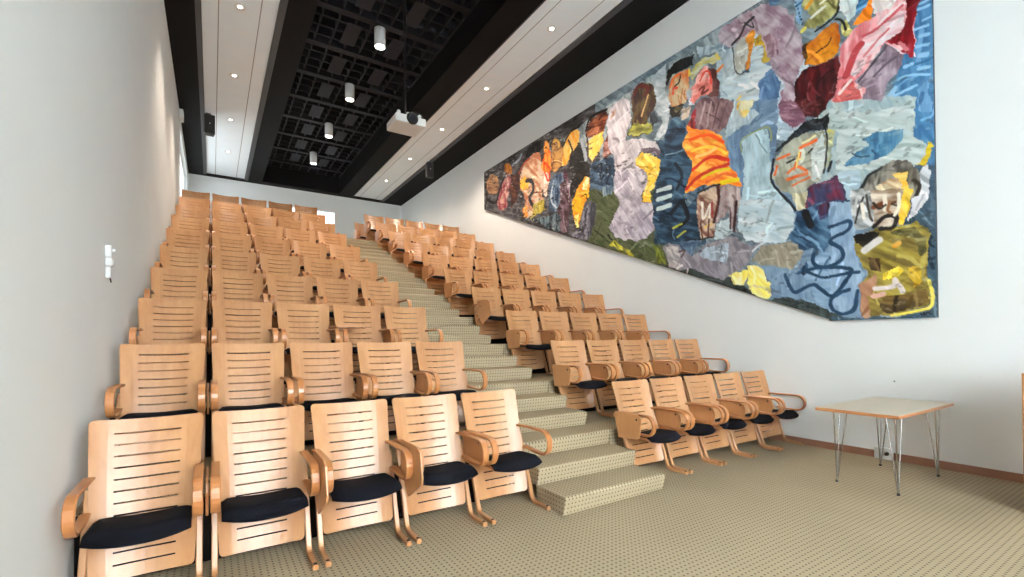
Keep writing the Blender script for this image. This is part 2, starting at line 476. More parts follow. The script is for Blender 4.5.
def seat_surf(nx=14, ny=10):
    """plan of the seat: straight back, bowed front"""
    pts = {}
    for j in range(ny + 1):
        for i in range(nx + 1):
            sx = -1 + 2 * i / nx; sy = j / ny
            x = sx * .232
            yf = .022 + .045 * abs(sx) ** 2.4; yb = .385
            pts[i, j] = (sx, sy, x, yf + (yb - yf) * sy)
    return pts
def closed_slab(top, bot, nx, ny, smooth=True):
    m = MB(); V = []; F = []
    W = nx + 1
    for j in range(ny + 1):
        for i in range(nx + 1): V.append(top[i, j])
    n = len(V)
    for j in range(ny + 1):
        for i in range(nx + 1): V.append(bot[i, j])
    for j in range(ny):
        for i in range(nx):
            q = [j * W + i, j * W + i + 1, (j + 1) * W + i + 1, (j + 1) * W + i]
            F.append(q); F.append([k + n for k in q[::-1]])
    rim = [(i, 0) for i in range(nx)] + [(nx, j) for j in range(ny)] + [(i, ny) for i in range(nx, 0, -1)] + [(0, j) for j in range(ny, 0, -1)]
    for a, b in zip(rim, rim[1:] + rim[:1]):
        ka, kb = a[1] * W + a[0], b[1] * W + b[0]
        F.append([ka, ka + n, kb + n, kb])
    return m.add(V, F, 0, smooth)
def shell_z(sx, sy):
    # bent shell: sides up, middle down, front lip rolled down
    return .398 + .022 * abs(sx) ** 2.2 - .016 * sy - .02 * max(0, 1 - sy / .16) ** 2
def seat_shell():
    nx, ny = 14, 10; P = seat_surf(nx, ny); top = {}; bot = {}
    for k, (sx, sy, x, y) in P.items():
        z = shell_z(sx, sy); top[k] = (x, y, z); bot[k] = (x, y, z - .016)
    return closed_slab(top, bot, nx, ny, False)
def seat_cushion():
    nx, ny = 16, 12; P = seat_surf(nx, ny); top = {}; bot = {}
    for k, (sx, sy, x, y) in P.items():
        e = (1 - abs(sx) ** 5) ** .5 * (1 - abs(2 * sy - 1) ** 6) ** .5
        z = shell_z(sx, sy) + .002
        yy = y - .022 * (1 - sy) ** 2
        zl = .013 * max(0, 1 - sy / .12) ** .5
        top[k] = (x * .99, yy, z + .006 + .043 * e - .006 * sy - zl); bot[k] = (x * .99, yy, z - zl)
    return closed_slab(top, bot, nx, ny)
def tablet_plate(path, x, t=.014, hole=None):
    """flat writing board of outline path (y, z) standing in the plane x"""
    m = MB(); n = len(path); b = .003
    cy = sum(p[0] for p in path) / n; cz = sum(p[1] for p in path) / n
    def ring(xx, k): return [(xx, cy + (y - cy) * k, cz + (z - cz) * k) for y, z in path]
    V = ring(x - t / 2, .975) + ring(x - t / 2 + b, 1) + ring(x + t / 2 - b, 1) + ring(x + t / 2, .975)
    F = [tuple(range(n)), tuple(range(3 * n, 4 * n))]
    for r in range(3):
        for i in range(n): F.append((r * n + i, r * n + (i + 1) % n, (r + 1) * n + (i + 1) % n, (r + 1) * n + i))
    return m.add(V, F)
TABX = -.3
TAB_IN = [(.43, .395), (.44, .60), (.42, .628), (.16, .628), (.115, .60), (.095, .55), (.12, .43), (.15, .405)]   # folded back between the arms
TAB_OUT = [(.41, .385), (.47, .635), (.45, .652), (.15, .652), (.10, .61), (.125, .43), (.15, .405)]              # folded on the aisle side
TAB_DOWN = [(.10, .305), (.235, .47), (.26, .67), (.23, .69), (-.06, .69), (-.125, .66), (-.165, .50), (-.155, .45)]  # swung forward, corner down
def tablet_mesh(kind):
    if kind == 'flat':
        m = MB(); pts = [(-.36, .10), (-.36, .36), (-.33, .40), (-.05, .40), (-.02, .37), (-.02, .13), (-.05, .08), (-.33, .07)]
        n = len(pts); z0, z1 = .668, .682
        V = [(x, y, z0) for x, y in pts] + [(x, y, z1) for x, y in pts]
        F = [tuple(range(n)), tuple(range(n, 2 * n))] + [(i, (i + 1) % n, n + (i + 1) % n, n + i) for i in range(n)]
        m.add(V, F); m.box(-.308, -.292, .22, .25, .60, .668)
        return m
    return tablet_plate({'in': TAB_IN, 'out': TAB_OUT, 'down': TAB_DOWN}[kind], TABX)
def hinge_mesh(): return MB().lathe([(.011, -.01), (.011, .012)], (TABX, .16, .60), 10, axis='x')

def make_chair():
    r = empty('auditorium_chair', (0, 0, 0))
    back_board().build('backrest', M['wood'], r)
    sh = seat_shell().build('seat', M['wood_y'], r)
    cu = seat_cushion().build('cushion', M['navy'], sh); cu['label'] = 'navy blue upholstered seat cushion'
    for sx in (-1, 1):
        arm_mesh(sx).build('armrest', M['wood_y'], r)
        l = leg_mesh(sx).build('leg', M['wood'], r)
        b = bolt_mesh(sx).build('foot_bolt', M['bolt'], l)
    return r
proto = make_chair()
tab_proto = {}
def add_tablet(chair, kind):
    if kind is None: return
    if kind not in tab_proto:
        t = tablet_mesh(kind).build('writing_tablet', M['wood_edge'], chair)
        h = hinge_mesh().build('hinge', M['dark'], t) if kind != 'flat' else None
        tab_proto[kind] = t
    else:
        copy_tree(tab_proto[kind], chair)
ORD = ['first', 'second', 'third', 'fourth', 'fifth', 'sixth', 'seventh', 'eighth', 'ninth', 'tenth', 'eleventh']
ROWN = ['front row', 'second row', 'third row', 'fourth row', 'fifth row', 'sixth row', 'seventh row', 'eighth row', 'ninth row', 'tenth row', 'very last row']
TABS = {('L', 1, 3): 'down', ('L', 1, 4): 'down', ('L', 3, 4): 'flat', ('L', 3, 5): 'out', ('R', 4, 1): 'down', ('R', 3, 1): 'out', ('R', 5, 1): 'out'}
TABW = {'down': ' with writing board forward', 'flat': ' with flat writing board'}
first = True
for blk, xs0 in (('L', -2 * PITCH), ('R', AX1 + .003)):
    for n in range(1, 12):
        if n == 11 and blk == 'L': continue
        for cidx in range(1, 6):
            if n == 11 and cidx > 1: continue
            o = proto if first else copy_tree(proto)
            first = False
            x = xs0 + (cidx - .5) * PITCH
            z = (min(n, NR) - 1) * RISE
            jx, jr = random.uniform(-.003, .003), random.uniform(-.004, .004)
            if cidx in (1, 5): jr = 0
            o.location = (x + (jx if 1 < cidx < 5 else 0), (n - 1) * RUN, z); o.rotation_euler = (0, 0, jr)
            kind = TABS.get((blk, n, cidx), 'out' if (blk == 'R' and cidx == 1) else ('in' if cidx > 1 else None))
            if blk == 'L':
                place = {1: 'beside the left wall', 2: 'second from the left wall', 3: 'middle of the left block', 4: 'second from aisle in left block', 5: 'on aisle in left block'}[cidx]
            else:
                place = {1: 'on aisle in right block', 2: 'second from aisle in right block', 3: 'middle of the right block', 4: 'second from the right wall', 5: 'beside the right wall'}[cidx]
            tag(o, 'beech chair%s, %s, %s' % (TABW.get(kind, ''), ROWN[n - 1], place), 'chair', 'auditorium chairs in the left block' if blk == 'L' else 'auditorium chairs in the right block')
            o['tab'] = kind or ''
for o in [o for o in COL.objects if 'tab' in o.keys()]:
    add_tablet(o, o['tab'] or None); del o['tab']

# ------------------------------------------------------------------ table
def rod_leg(name, top3, foot, parent):
    m = MB()
    for t in top3: m.tube([t, Vector(t).lerp(Vector(foot), .5), (foot[0] + (t[0] - foot[0]) * .04, foot[1] + (t[1] - foot[1]) * .04, .012)], .006, 8)
    o = m.build(name, M['chrome'], parent)
    MB().lathe([(.012, 0), (.014, .004), (.014, .014), (.009, .022)], (foot[0], foot[1], 0), 12).build('foot_cap', M['dark'], o)
    return o
TX0, TX1, TY0, TY1, TZ = 4.39, 5.82, -1.51, -.84, .73
tb = empty('side_table', ((TX0 + TX1) / 2, (TY0 + TY1) / 2, 0)); ox, oy = tb.location[:2]
tag(tb, 'low square table with beige top and steel hairpin legs by the right wall', 'table')
MB().bbox(TX0 - ox, TX1 - ox, TY0 - oy, TY1 - oy, TZ - .03, TZ - .002, .006).build('tabletop', M['wood_y'], tb)
l = MB().box(TX0 - ox + .004, TX1 - ox - .004, TY0 - oy + .004, TY1 - oy - .004, TZ - .002, TZ).build('laminate', M['laminate'], tb); l['label'] = 'grey beige laminate surface'
for fx in (4.56, 5.585):
    for fy in (-1.44, -.955):
        sx = 1 if fx < 5 else -1; sy = 1 if fy < -1.2 else -1
        fo = (fx - ox, fy - oy, 0)
        top3 = [(fo[0] - sx * .05, fo[1], TZ - .03), (fo[0] + sx * .085, fo[1] - sy * .005, TZ - .03), (fo[0] + sx * .01, fo[1] + sy * .09, TZ - .03)]
        rod_leg('leg', top3, fo, tb)
# ------------------------------------------------------------------ cabinet at the right edge
CX0, CX1, CY0, CY1, CH = 4.87, 5.5, -2.72, -2.15, 1.115
cb = empty('wooden_cabinet', ((CX0 + CX1) / 2, (CY0 + CY1) / 2, 0)); ox, oy = cb.location[:2]
tag(cb, 'pale wooden cabinet standing upright at the right edge beyond the table', 'cabinet')
for x in (CX0, CX1 - .022): MB().bbox(x - ox, x + .022 - ox, CY0 - oy, CY1 - oy, 0, CH - .024, .003).build('side_panel', M['wood_edge'], cb)
MB().bbox(CX0 - ox, CX1 - ox, CY0 - oy, CY1 - oy, CH - .024, CH, .002).build('top', M['wood_edge'], cb)
MB().box(CX0 - ox + .022, CX1 - ox - .022, CY1 - oy - .015, CY1 - oy - .003, .03, CH - .024).build('back_panel', M['wood_edge'], cb)
for z in (.06, .55): MB().box(CX0 - ox + .022, CX1 - ox - .022, CY0 - oy + .02, CY1 - oy - .015, z, z + .02).build('shelf', M['wood_edge'], cb)

# ------------------------------------------------------------------ things on the walls
so = empty('socket_box', (WR - .012, -.865, .06)); tag(so, 'white double socket box low on the right wall behind the table', 'socket')
MB().bbox(-.05, 0, -.085, .085, -.055, .075, .006).build('housing', M['white'], so)
for y in (-.04, .04): MB().lathe([(.027, -.052), (.027, -.05), (.022, -.049)], (0, y, .015), 16, axis='x').build('outlet', M['white'], so)
pl = MB().lathe([(.012, -.09), (.02, -.084), (.022, -.052)], (0, 0, 0), 12, axis='x').build('plug', M['dark']); pl.location = (WR - .012, -.905, .075)
tag(pl, 'black plug in the white socket box under the table', 'plug')
na = MB().lathe([(.008, -.02), (.008, -.016), (.003, -.015), (.003, 0)], (0, 0, 0), 10, axis='x').build('nail', M['dark']); na.location = (WR, -.97, .905)
tag(na, 'small dark nail in the white wall above the table', 'nail')
sw = empty('wall_switch', (WL, 1.44, 2.083)); tag(sw, 'white box with a knob, topmost of three on the left wall', 'switch', 'small boxes on the left wall')
MB().bbox(0, .036, -.04, .04, -.046, .046, .005).build('housing', M['white'], sw)
MB().lathe([(.016, .0), (.016, .018), (.012, .022)], (.036, .0, .01), 14, axis='x').build('knob', M['white'], sw)
sw = empty('wall_outlet', (WL, 1.44, 2.006)); tag(sw, 'small square white box, middle of three on the left wall', 'switch', 'small boxes on the left wall')
MB().bbox(0, .042, -.04, .04, -.031, .029, .005).build('housing', M['white'], sw)
MB().bbox(.042, .047, -.025, .025, -.02, .018, .002).build('rocker', M['white'], sw)
sw = empty('wall_holder', (WL, 1.44, 1.93)); tag(sw, 'narrow white holder, lowest of three boxes on the left wall', 'holder', 'small boxes on the left wall')
MB().bbox(0, .03, -.018, .018, -.042, .044, .004).build('housing', M['white'], sw)
MB().tube([(.02, 0, -.04), (.026, -.004, -.05), (.03, -.006, -.075)], .004, 8).build('pin', M['dark'], sw)
em = empty('wall_lamp', (WL, 10.35, 6.76)); tag(em, 'small white box high on the left wall under the black ceiling', 'lamp')
MB().bbox(0, .085, -.13, .13, -.13, .10, .01).build('housing', M['white'], em)
MB().box(.085, .09, -.1, .1, -.1, .06).build('diffuser', M['frame'], em)

def speaker(loc, rz, label):
    s = empty('wall_speaker', loc, rz); tag(s, label, 'speaker', 'black loudspeakers under the ceiling')
    MB().bbox(-.11, .11, -.1, .1, -.26, .2, .012).build('cabinet', M['dark'], s)
    g = MB().bbox(-.1, .1, -.112, -.1, -.25, .19, .004).build('grille', M['cloth_grey'], s)
    MB().lathe([(.012, -.115), (.012, -.112)], (0, 0, -.02), 10, axis='y').build('badge', M['white'], g)
    b = MB(); b.box(-.02, .02, .1, .13, -.05, .05); b.tube([(0, .12, 0), (0, .13, .12), (0, .13, 6.93 - loc[2] - .02)], .014, 8); b.box(-.05, .05, .08, .18, 6.93 - loc[2] - .028, 6.93 - loc[2] - .012)
    b.build('bracket', M['flange'], s)
speaker((-.64, 10.2, 6.623), math.radians(8), 'black loudspeaker hung under the left white ceiling strip')
speaker((5.14, 10.5, 6.73), math.radians(-8), 'black loudspeaker hung under the right white ceiling strip')

# ------------------------------------------------------------------ projector on its rod
pj = empty('projector', (2.2, 4.545, 5.01)); tag(pj, 'white projector hanging on a thin dark rod below the ceiling grille', 'projector')
MB().bbox(-.25, .275, -.245, .245, 0, .135, .012).build('housing', M['white'], pj)
ln = MB().lathe([(.088, -.262), (.1, -.255), (.1, -.235)], (.03, 0, .09), 24, axis='y').build('lens_ring', M['dark'], pj)
MB().lathe([(.05, -.264), (.074, -.268), (.08, -.262)], (.03, 0, .09), 24, axis='y').build('lens', M['cloth_grey'], ln)
MB().lathe([(.0001, -.272), (.03, -.27), (.05, -.264)], (.03, 0, .09), 20, axis='y').build('glass', M['lens'], ln)
q = MB(); q.bbox(-.15, .1, -.12, .12, .135, .15, .004)
for dx in (-.19, -.03, .17):
    q.tube([(dx * .5 - .02, -.05, .18), (dx, -.19, .165)], .012, 8); q.lathe([(.03, .13), (.03, .18), (.018, .195)], (dx, -.2, 0), 12)
q.build('mount_plate', M['white'], pj)
q = MB().tube([(-.03, -.06, .15), (-.03, -.06, 1.3), (-.03, -.06, 2.5)], .018, 10); q.tube([(-.03, -.06, 1.55), (-.03, -.06, 2.5)], .026, 10)
for zz in (.3, .38, 1.5): q.lathe([(.02, zz), (.024, zz + .01), (.02, zz + .03)], (-.03, -.06, 0), 10)
q.build('rod', M['dark'], pj)
pts = [(.03 + .13 * math.cos(a), -.05, .13 + .085 * math.sin(a)) for a in [math.pi * k / 10 for k in range(11)]]
MB().tube([(x + .08, y - .14, z + .02) for x, y, z in pts], .007, 8).build('cable', M['dark'], pj)
# ------------------------------------------------------------------ lamps
LIGHTS = []
def lamp(kind, loc, energy, col, parent=None, size=1.9, r=.07, blend=.6):
    l = bpy.data.lights.new('lamp_light', kind); l.energy = energy; l.color = col
    if kind == 'SPOT': l.spot_size = size; l.spot_blend = blend
    if kind in ('SPOT', 'POINT'): l.shadow_soft_size = r
    o = bpy.data.objects.new('lamp_light', l); COL.objects.link(o); o.location = loc
    return o
POS = ['nearest', 'second nearest', 'third', 'fourth', 'fifth']
for side, X, ys in (('left', -.19, [5.80, 8.18, 10.5, 12.86]), ('right', 4.53, [3.47, 5.83, 8.2, 10.57, 12.9])):
    for i, y in enumerate(ys):
        d = empty('downlight', (X, y, ZC + .03))
        tag(d, 'round recessed downlight, %s of the %s along the %s white ceiling strip' % ((POS[i] if i < len(ys) - 1 else 'farthest'), {4: 'four', 5: 'five'}[len(ys)], side), 'lamp', 'downlights in the %s ceiling strip' % side)
        MB().lathe([(.072, -.004), (.086, -.008), (.092, -.002), (.092, .004)], (0, 0, 0), 24).build('trim_ring', M['white'], d)
        MB().lathe([(0.0001, -.005), (.072, -.003)], (0, 0, 0), 24).build('bulb', M['glow'], d)
        lamp('SPOT', (X, y, ZC - .02), E_SPOT * (1 if y < 8.5 else .42), C_WARM, size=1.65 if side == 'left' else 2.3, blend=.9)
for i in range(4):
    y = 5.87 + 2.37 * i
    d = empty('pendant_light', (2.17, y, 7.11)); tag(d, 'white cylinder lamp under the black grille, %s in the row of four' % ['nearest', 'second', 'third', 'farthest'][i], 'lamp', 'cylinder lamps in the ceiling recess')
    b = MB().lathe([(.085, .01), (.1, 0), (.105, .006), (.105, .355), (.1, .36), (.0001, .36)], (0, 0, 0), 28).build('shade', M['white'], d)
    MB().lathe([(.03, .36), (.03, .40)], (0, 0, 0), 14).build('stem', M['dark'], d)
    MB().lathe([(.0001, .012), (.085, .01)], (0, 0, 0), 24).build('bulb', M['glow'], d)
    lamp('SPOT', (2.17, y, 7.08), E_PEND, C_PEND, size=1.1, blend=.9)
PAINT = [
(0,(98,112,122),(140,156,164),0,[874,168,849,2283,-152,920,-142,148]),
(0,(62,60,62),(112,112,114),0,[871,428,868,688,401,712,349,313]),
(0,(112,124,130),(170,182,186),0,[501,584,50,618,44,1043,37,526,226,536,374,517]),
(0,(82,128,164),(70,112,148),0,[-110,977,-152,920,-144,317,-110,328,-98,400,-112,473]),
(0,(72,94,110),(64,84,100),0,[-111,333,-144,322,-142,148,-104,149]),
(0,(196,210,216),(168,188,200),0,[119,584,50,590,-14,500,-1,401,82,431,113,488]),
(0,(112,138,164),(94,116,140),0,[73,545,29,522,31,323,91,338,105,470]),
(0,(178,192,190),(150,172,180),0,[-20,452,-120,407,-119,292,-18,311]),
(0,(128,150,170),(110,132,154),0,[39,346,-72,315,-70,149,42,152]),
(0,(92,98,76),(80,90,60),0,[410,447,187,386,170,203,413,220]),
(0,(70,80,78),(58,66,66),0,[240,286,151,249,92,227,48,194,2,193,-55,164,-55,150,274,228]),
(0,(38,60,78),(74,102,120),0,[237,488,139,452,141,287,239,304]),
(0,(190,150,110),(110,84,70),0,[829,589,800,595,772,582,759,550,777,536,815,546,829,569]),
(0,(214,140,50),(150,90,40),0,[736,603,714,601,694,583,698,564,728,578,736,592]),
(0,(200,164,150),(140,60,70),0,[745,560,719,575,698,555,703,530,728,509,720,484,755,488,777,508,763,532]),
(0,(64,40,38),(112,70,50),0,[702,566,666,563,658,522,675,495,703,480,707,526]),
(1,(30,26,28),(30,26,28),4.2,[830,535,782,513,763,542,728,578]),
(1,(30,28,30),(30,28,30),3.4,[844,593,829,545,840,518]),
(1,(150,80,90),(150,80,90),2.8,[768,519,737,539,728,560]),
(1,(170,178,190),(170,178,190),3.5,[694,590,666,594,654,603]),
(0,(206,190,166),(178,120,90),0,[662,549,646,570,609,588,584,588,570,555,578,528,574,499,561,458,589,440,633,442,652,455,636,486,659,518]),
(0,(24,26,28),(60,60,60),0,[637,585,631,604,616,612,573,607,563,593,580,583,609,592,627,582]),
(1,(170,80,60),(170,80,60),2.2,[666,559,646,575,616,582]),
(0,(228,186,60),(206,150,60),0,[661,540,639,551,624,525,621,507,647,510,658,522]),
(1,(58,58,64),(58,58,64),5.1,[633,531,610,522,604,500,621,486,604,459]),
(0,(190,172,72),(160,150,80),0,[603,464,561,466,558,445,589,436,618,434]),
(0,(220,150,70),(200,120,60),0,[651,468,628,471,625,444,644,444]),
(0,(222,210,196),(200,170,150),0,[581,550,540,521,544,494,554,465,574,499]),
(0,(226,110,40),(230,160,80),0,[563,589,556,601,543,592,534,563,534,527,544,522,560,531,574,544,560,564]),
(1,(206,70,30),(206,70,30),2.4,[563,560,557,526,544,506,540,533,559,551]),
(0,(196,150,90),(120,80,60),0,[533,586,517,596,499,578,490,552,496,527,515,517,531,526,530,558]),
(1,(220,180,100),(220,180,100),2.7,[524,587,508,585,505,569]),
(0,(110,130,150),(60,80,104),0,[541,501,521,511,490,510,485,485,497,442,516,428,542,430]),
(1,(190,204,214),(190,204,214),2.0,[528,493,535,460,516,435]),
(0,(100,70,84),(60,40,50),0,[490,514,473,497,476,464,468,424,480,408,504,405,510,430,491,456]),
(1,(170,150,160),(170,150,160),1.5,[497,477,485,447,477,418]),
(0,(112,130,138),(40,54,62),0,[611,428,555,424,516,424,480,408,480,378,529,388]),
(0,(224,200,120),(232,150,50),0,[490,533,484,569,466,585,443,584,434,569,434,544,455,555,472,531,484,519]),
(0,(26,26,28),(52,52,54),0,[472,531,452,552,434,540,435,460,456,439,470,458,461,497]),
(0,(232,190,110),(228,150,40),0,[489,563,471,583,439,588,434,573,448,560,445,548,465,540,477,521,495,527]),
(1,(28,26,26),(28,26,26),2.2,[486,570,468,586,436,590]),
(1,(50,40,36),(50,40,36),2.6,[471,572,460,549,465,536]),
(0,(28,28,30),(62,64,62),0,[465,536,437,556,426,538,411,511,403,465,427,452,466,462,460,501]),
(1,(160,166,176),(160,166,176),4.7,[429,557,421,532,416,512]),
(0,(216,190,60),(190,160,50),0,[438,457,422,478,408,470,411,447,438,455]),
(0,(92,50,36),(176,116,86),0,[415,570,399,592,354,591,350,576,362,553,389,550,410,557]),
(1,(24,22,24),(24,22,24),2.8,[415,573,399,594,354,590]),
(0,(236,186,80),(240,210,130),0,[413,547,364,554,365,530,385,509,400,500,408,520]),
(1,(60,30,26),(60,30,26),1.8,[415,566,410,543,408,517]),
(0,(96,50,40),(180,140,130),0,[362,533,350,538,334,522,337,500,360,491,370,504]),
(0,(212,208,212),(178,172,180),0,[355,561,345,587,331,596,317,596,300,583,291,564,292,546,303,527,303,508,288,509,256,497,233,480,227,468,227,462,268,479,280,468,280,455,260,439,253,404,338,427,332,485,350,515]),
(0,(198,166,150),(198,166,150),0,[340,579,329,579,334,569,345,567]),
(0,(46,64,82),(92,114,136),0,[400,497,375,496,337,490,330,468,342,428,403,445,408,474]),
(1,(24,36,50),(24,36,50),2.1,[390,483,370,487,375,457,346,476,356,445]),
(0,(98,84,50),(60,34,34),0,[294,582,287,598,270,600,239,589,232,555,240,543,255,525,252,505,280,509,301,520,292,536,285,556]),
(1,(100,40,34),(100,40,34),3.4,[283,590,274,599,251,585,259,576]),
(0,(172,172,84),(112,112,60),0,[296,528,284,536,244,517,244,505,280,511,296,518]),
(1,(200,170,120),(200,170,120),1.9,[267,542,259,557,251,572]),
(0,(40,50,62),(70,84,94),0,[251,536,238,539,226,516,240,519,244,508]),
(0,(236,184,60),(250,226,140),0,[280,468,264,476,227,452,227,420,239,412,243,401,255,405,256,435,278,454]),
(0,(104,92,104),(130,118,128),0,[268,481,248,479,227,465,227,455,244,465,264,475]),
(0,(70,48,52),(134,112,122),0,[502,486,472,492,467,431,479,373,503,378]),
(0,(70,70,80),(140,140,152),0,[439,372,428,407,401,425,383,410,389,376,407,348,434,350,468,367]),
(0,(232,176,40),(222,140,40),0,[464,437,438,464,416,476,406,469,409,434,428,414,442,377,453,390,458,414]),
(0,(26,24,26),(50,44,40),0,[466,446,460,482,427,493,411,478,438,468,452,449]),
(0,(236,228,180),(230,210,110),0,[427,464,411,476,412,450,426,452]),
(1,(30,26,24),(30,26,24),1.4,[430,440,417,440,414,430]),
(0,(240,226,140),(240,226,140),0,[453,405,439,405,442,377,451,379]),
(0,(96,102,78),(80,90,60),0,[383,414,366,423,338,419,329,380,348,351,330,324,258,317,241,305,229,264,299,293,402,333,392,366]),
(0,(160,178,190),(80,100,120),0,[368,441,342,440,342,420,366,421]),
(0,(206,202,210),(160,152,168),0,[337,446,328,463,260,442,257,422,269,401,269,385,242,378,238,335,258,320,286,319,334,336,352,355,338,372,322,395,335,422]),
(0,(240,192,70),(248,214,120),0,[258,442,233,434,233,425,249,408,247,380,267,386,267,400,255,416]),
(0,(196,190,70),(100,104,70),0,[353,324,339,329,299,306,286,294,308,297,334,315]),
(0,(190,204,208),(150,170,184),0,[154,607,101,584,80,562,94,499,81,489,52,456,108,441,91,493,116,517,107,553,118,580,148,585]),
(0,(206,214,218),(160,174,182),0,[246,604,227,601,212,611,213,567,206,528,210,494,228,484,240,488,221,511,235,541,238,579]),
(0,(200,204,180),(190,180,100),0,[165,568,152,581,118,577,110,568,124,564,136,570,152,564,162,558]),
(0,(200,178,142),(210,120,70),0,[207,564,198,581,181,581,168,578,165,551,172,528,185,525,201,529,208,547]),
(0,(20,20,22),(44,44,44),0,[213,573,209,592,194,600,158,598,161,580,178,582,198,584,209,571]),
(1,(222,110,50),(222,110,50),2.0,[205,566,196,577,184,579]),
(1,(214,80,60),(214,80,60),2.3,[199,552,197,560,190,558]),
(1,(40,30,26),(40,30,26),1.3,[195,562,186,566,183,576]),
(1,(220,190,80),(220,190,80),2.0,[167,577,166,567]),
(0,(180,184,200),(200,204,212),0,[171,548,162,530,152,534,156,516,168,521]),
(0,(30,30,28),(92,86,60),0,[208,532,199,531,178,525,182,518,185,508,203,512]),
(0,(210,196,180),(210,196,180),0,[182,518,165,520,166,500,182,498]),
(0,(48,76,96),(104,134,154),0,[217,480,210,503,196,512,174,495,172,464]),
(0,(222,130,120),(238,190,180),0,[162,546,152,561,139,566,129,564,122,541,119,519,131,519,146,523,156,518,165,528,159,534]),
(0,(88,50,48),(120,80,76),0,[129,564,118,551,116,525,118,510,137,518,125,524]),
(1,(222,76,56),(222,76,56),1.6,[146,550,138,559,130,555,128,536]),
(1,(110,46,40),(110,46,40),1.9,[148,536,140,536,144,527,134,528]),
(1,(214,130,60),(214,130,60),2.4,[116,549,108,554]),
(1,(224,204,96),(224,204,96),2.0,[118,577,113,567]),
(0,(150,124,126),(112,86,90),0,[156,513,143,518,119,511,91,490,91,480,102,459,120,455,150,472,159,489]),
(1,(184,164,164),(184,164,164),1.6,[138,511,148,482]),
(1,(178,158,158),(178,158,158),1.4,[128,507,136,472]),
(1,(106,80,84),(106,80,84),1.6,[115,501,125,465]),
(1,(110,84,88),(110,84,88),1.3,[102,493,115,461]),
(0,(170,60,70),(140,40,50),0,[169,487,159,509,153,506,159,489,153,473]),
(0,(232,120,40),(240,170,70),0,[176,465,170,488,153,473,120,453,111,442]),
(0,(232,190,70),(240,220,140),0,[86,483,82,494,74,491,75,478,82,474]),
(1,(236,210,110),(236,210,110),1.8,[74,463,69,468]),
(0,(34,56,74),(72,100,122),0,[244,397,225,436,216,465,211,499,174,485,181,453,163,426,169,401,184,371,156,364,153,340,153,297,227,306,244,343]),
(1,(120,144,160),(120,144,160),1.2,[216,454,183,450,173,460]),
(1,(30,46,60),(30,46,60),2.8,[195,433,183,409,192,390]),
(1,(192,208,208),(192,208,208),3.7,[233,397,206,396]),
(1,(192,208,208),(192,208,208),3.7,[233,382,206,381]),
(1,(192,208,208),(192,208,208),3.7,[233,366,206,365]),
(0,(112,132,144),(90,110,124),0,[182,377,152,383,156,364,176,352]),
(1,(22,34,46),(22,34,46),3.8,[205,352,184,364,172,337,188,327]),
(1,(182,180,70),(182,180,70),1.6,[201,326,184,330]),
(1,(182,180,70),(182,180,70),1.5,[193,309,177,316]),
(0,(232,130,50),(244,190,90),0,[181,453,172,480,133,468,110,447,100,418,99,399,86,380,81,364,113,373,145,384,178,378,175,389,162,409,163,426]),
(1,(230,90,30),(230,90,30),2.4,[167,463,133,458,108,437]),
(1,(244,200,80),(244,200,80),2.1,[163,443,130,438,104,419]),
(1,(240,190,120),(240,190,120),2.6,[155,430,133,430,122,432]),
(1,(206,60,40),(206,60,40),2.8,[161,412,133,422,100,408]),
(1,(190,60,46),(190,60,46),2.9,[174,385,144,400,100,402]),
(1,(214,196,50),(214,196,50),2.1,[145,393,123,398,99,394]),
(1,(220,110,60),(220,110,60),2.4,[137,385,109,389,89,380]),
(1,(226,200,40),(226,200,40),3.1,[112,377,86,374]),
(0,(196,176,156),(112,72,62),0,[154,360,149,372,114,374,116,350,120,323,126,298,150,298,155,327]),
(0,(190,180,178),(150,130,130),0,[113,372,83,363,80,341,87,324,90,298,100,303,100,334,113,321,120,316,115,347]),
(0,(184,200,204),(184,200,204),0,[120,316,100,321,93,298,110,292,124,295]),
(1,(228,222,212),(228,222,212),2.0,[146,355,144,329,131,348,133,329]),
(1,(220,190,120),(220,190,120),1.9,[142,314,129,318]),
(1,(80,36,34),(80,36,34),2.6,[118,373,118,348,125,320]),
(1,(40,36,34),(40,36,34),1.5,[152,372,130,376,114,375]),
(1,(150,60,60),(150,60,60),1.6,[128,350,128,328]),
(1,(90,50,44),(90,50,44),1.3,[149,326,146,299]),
(1,(90,50,44),(90,50,44),1.3,[134,326,136,300]),
(1,(60,36,38),(60,36,38),2.2,[88,342,93,300]),
(1,(70,44,44),(70,44,44),1.2,[98,336,98,304]),
(0,(184,204,212),(152,176,186),0,[76,407,76,428,52,434,54,276,78,289,84,318,68,341,76,377]),
(1,(30,34,40),(30,34,40),1.0,[178,301,150,298,124,298]),
(0,(122,144,166),(104,126,148),0,[50,490,27,480,28,437,34,428,72,440,82,434,51,458]),
(0,(226,222,190),(236,200,90),0,[81,498,68,499,59,477,75,462,81,465]),
(0,(182,204,212),(158,184,194),0,[79,430,72,434,42,434,37,392,34,356,10,316,10,311,83,328,76,374]),
(1,(142,152,112),(142,152,112),1.2,[79,412,78,430,42,435,37,415]),
(0,(162,126,138),(120,84,100),0,[28,446,22,478,6,470,-4,438,-9,423,6,418,22,435]),
(0,(92,40,42),(60,28,30),0,[6,470,-40,450,-34,431,-24,422,-7,429,1,451]),
(0,(176,180,166),(140,140,124),0,[31,387,15,404,-9,409,-31,403,-33,382,-28,344,-10,335,5,326,24,342,34,362]),
(0,(208,216,212),(190,200,200),0,[-14,380,-28,402,-32,374,-27,344,-13,345]),
(0,(168,178,160),(180,180,130),0,[-33,403,-43,401,-37,362,-30,351]),
(1,(214,104,52),(214,104,52),2.2,[-1,390,-20,394]),
(1,(214,104,52),(214,104,52),1.9,[7,365,-1,383]),
(1,(214,104,52),(214,104,52),2.1,[16,354,-8,355]),
(1,(214,104,52),(214,104,52),1.4,[10,344,-11,349]),
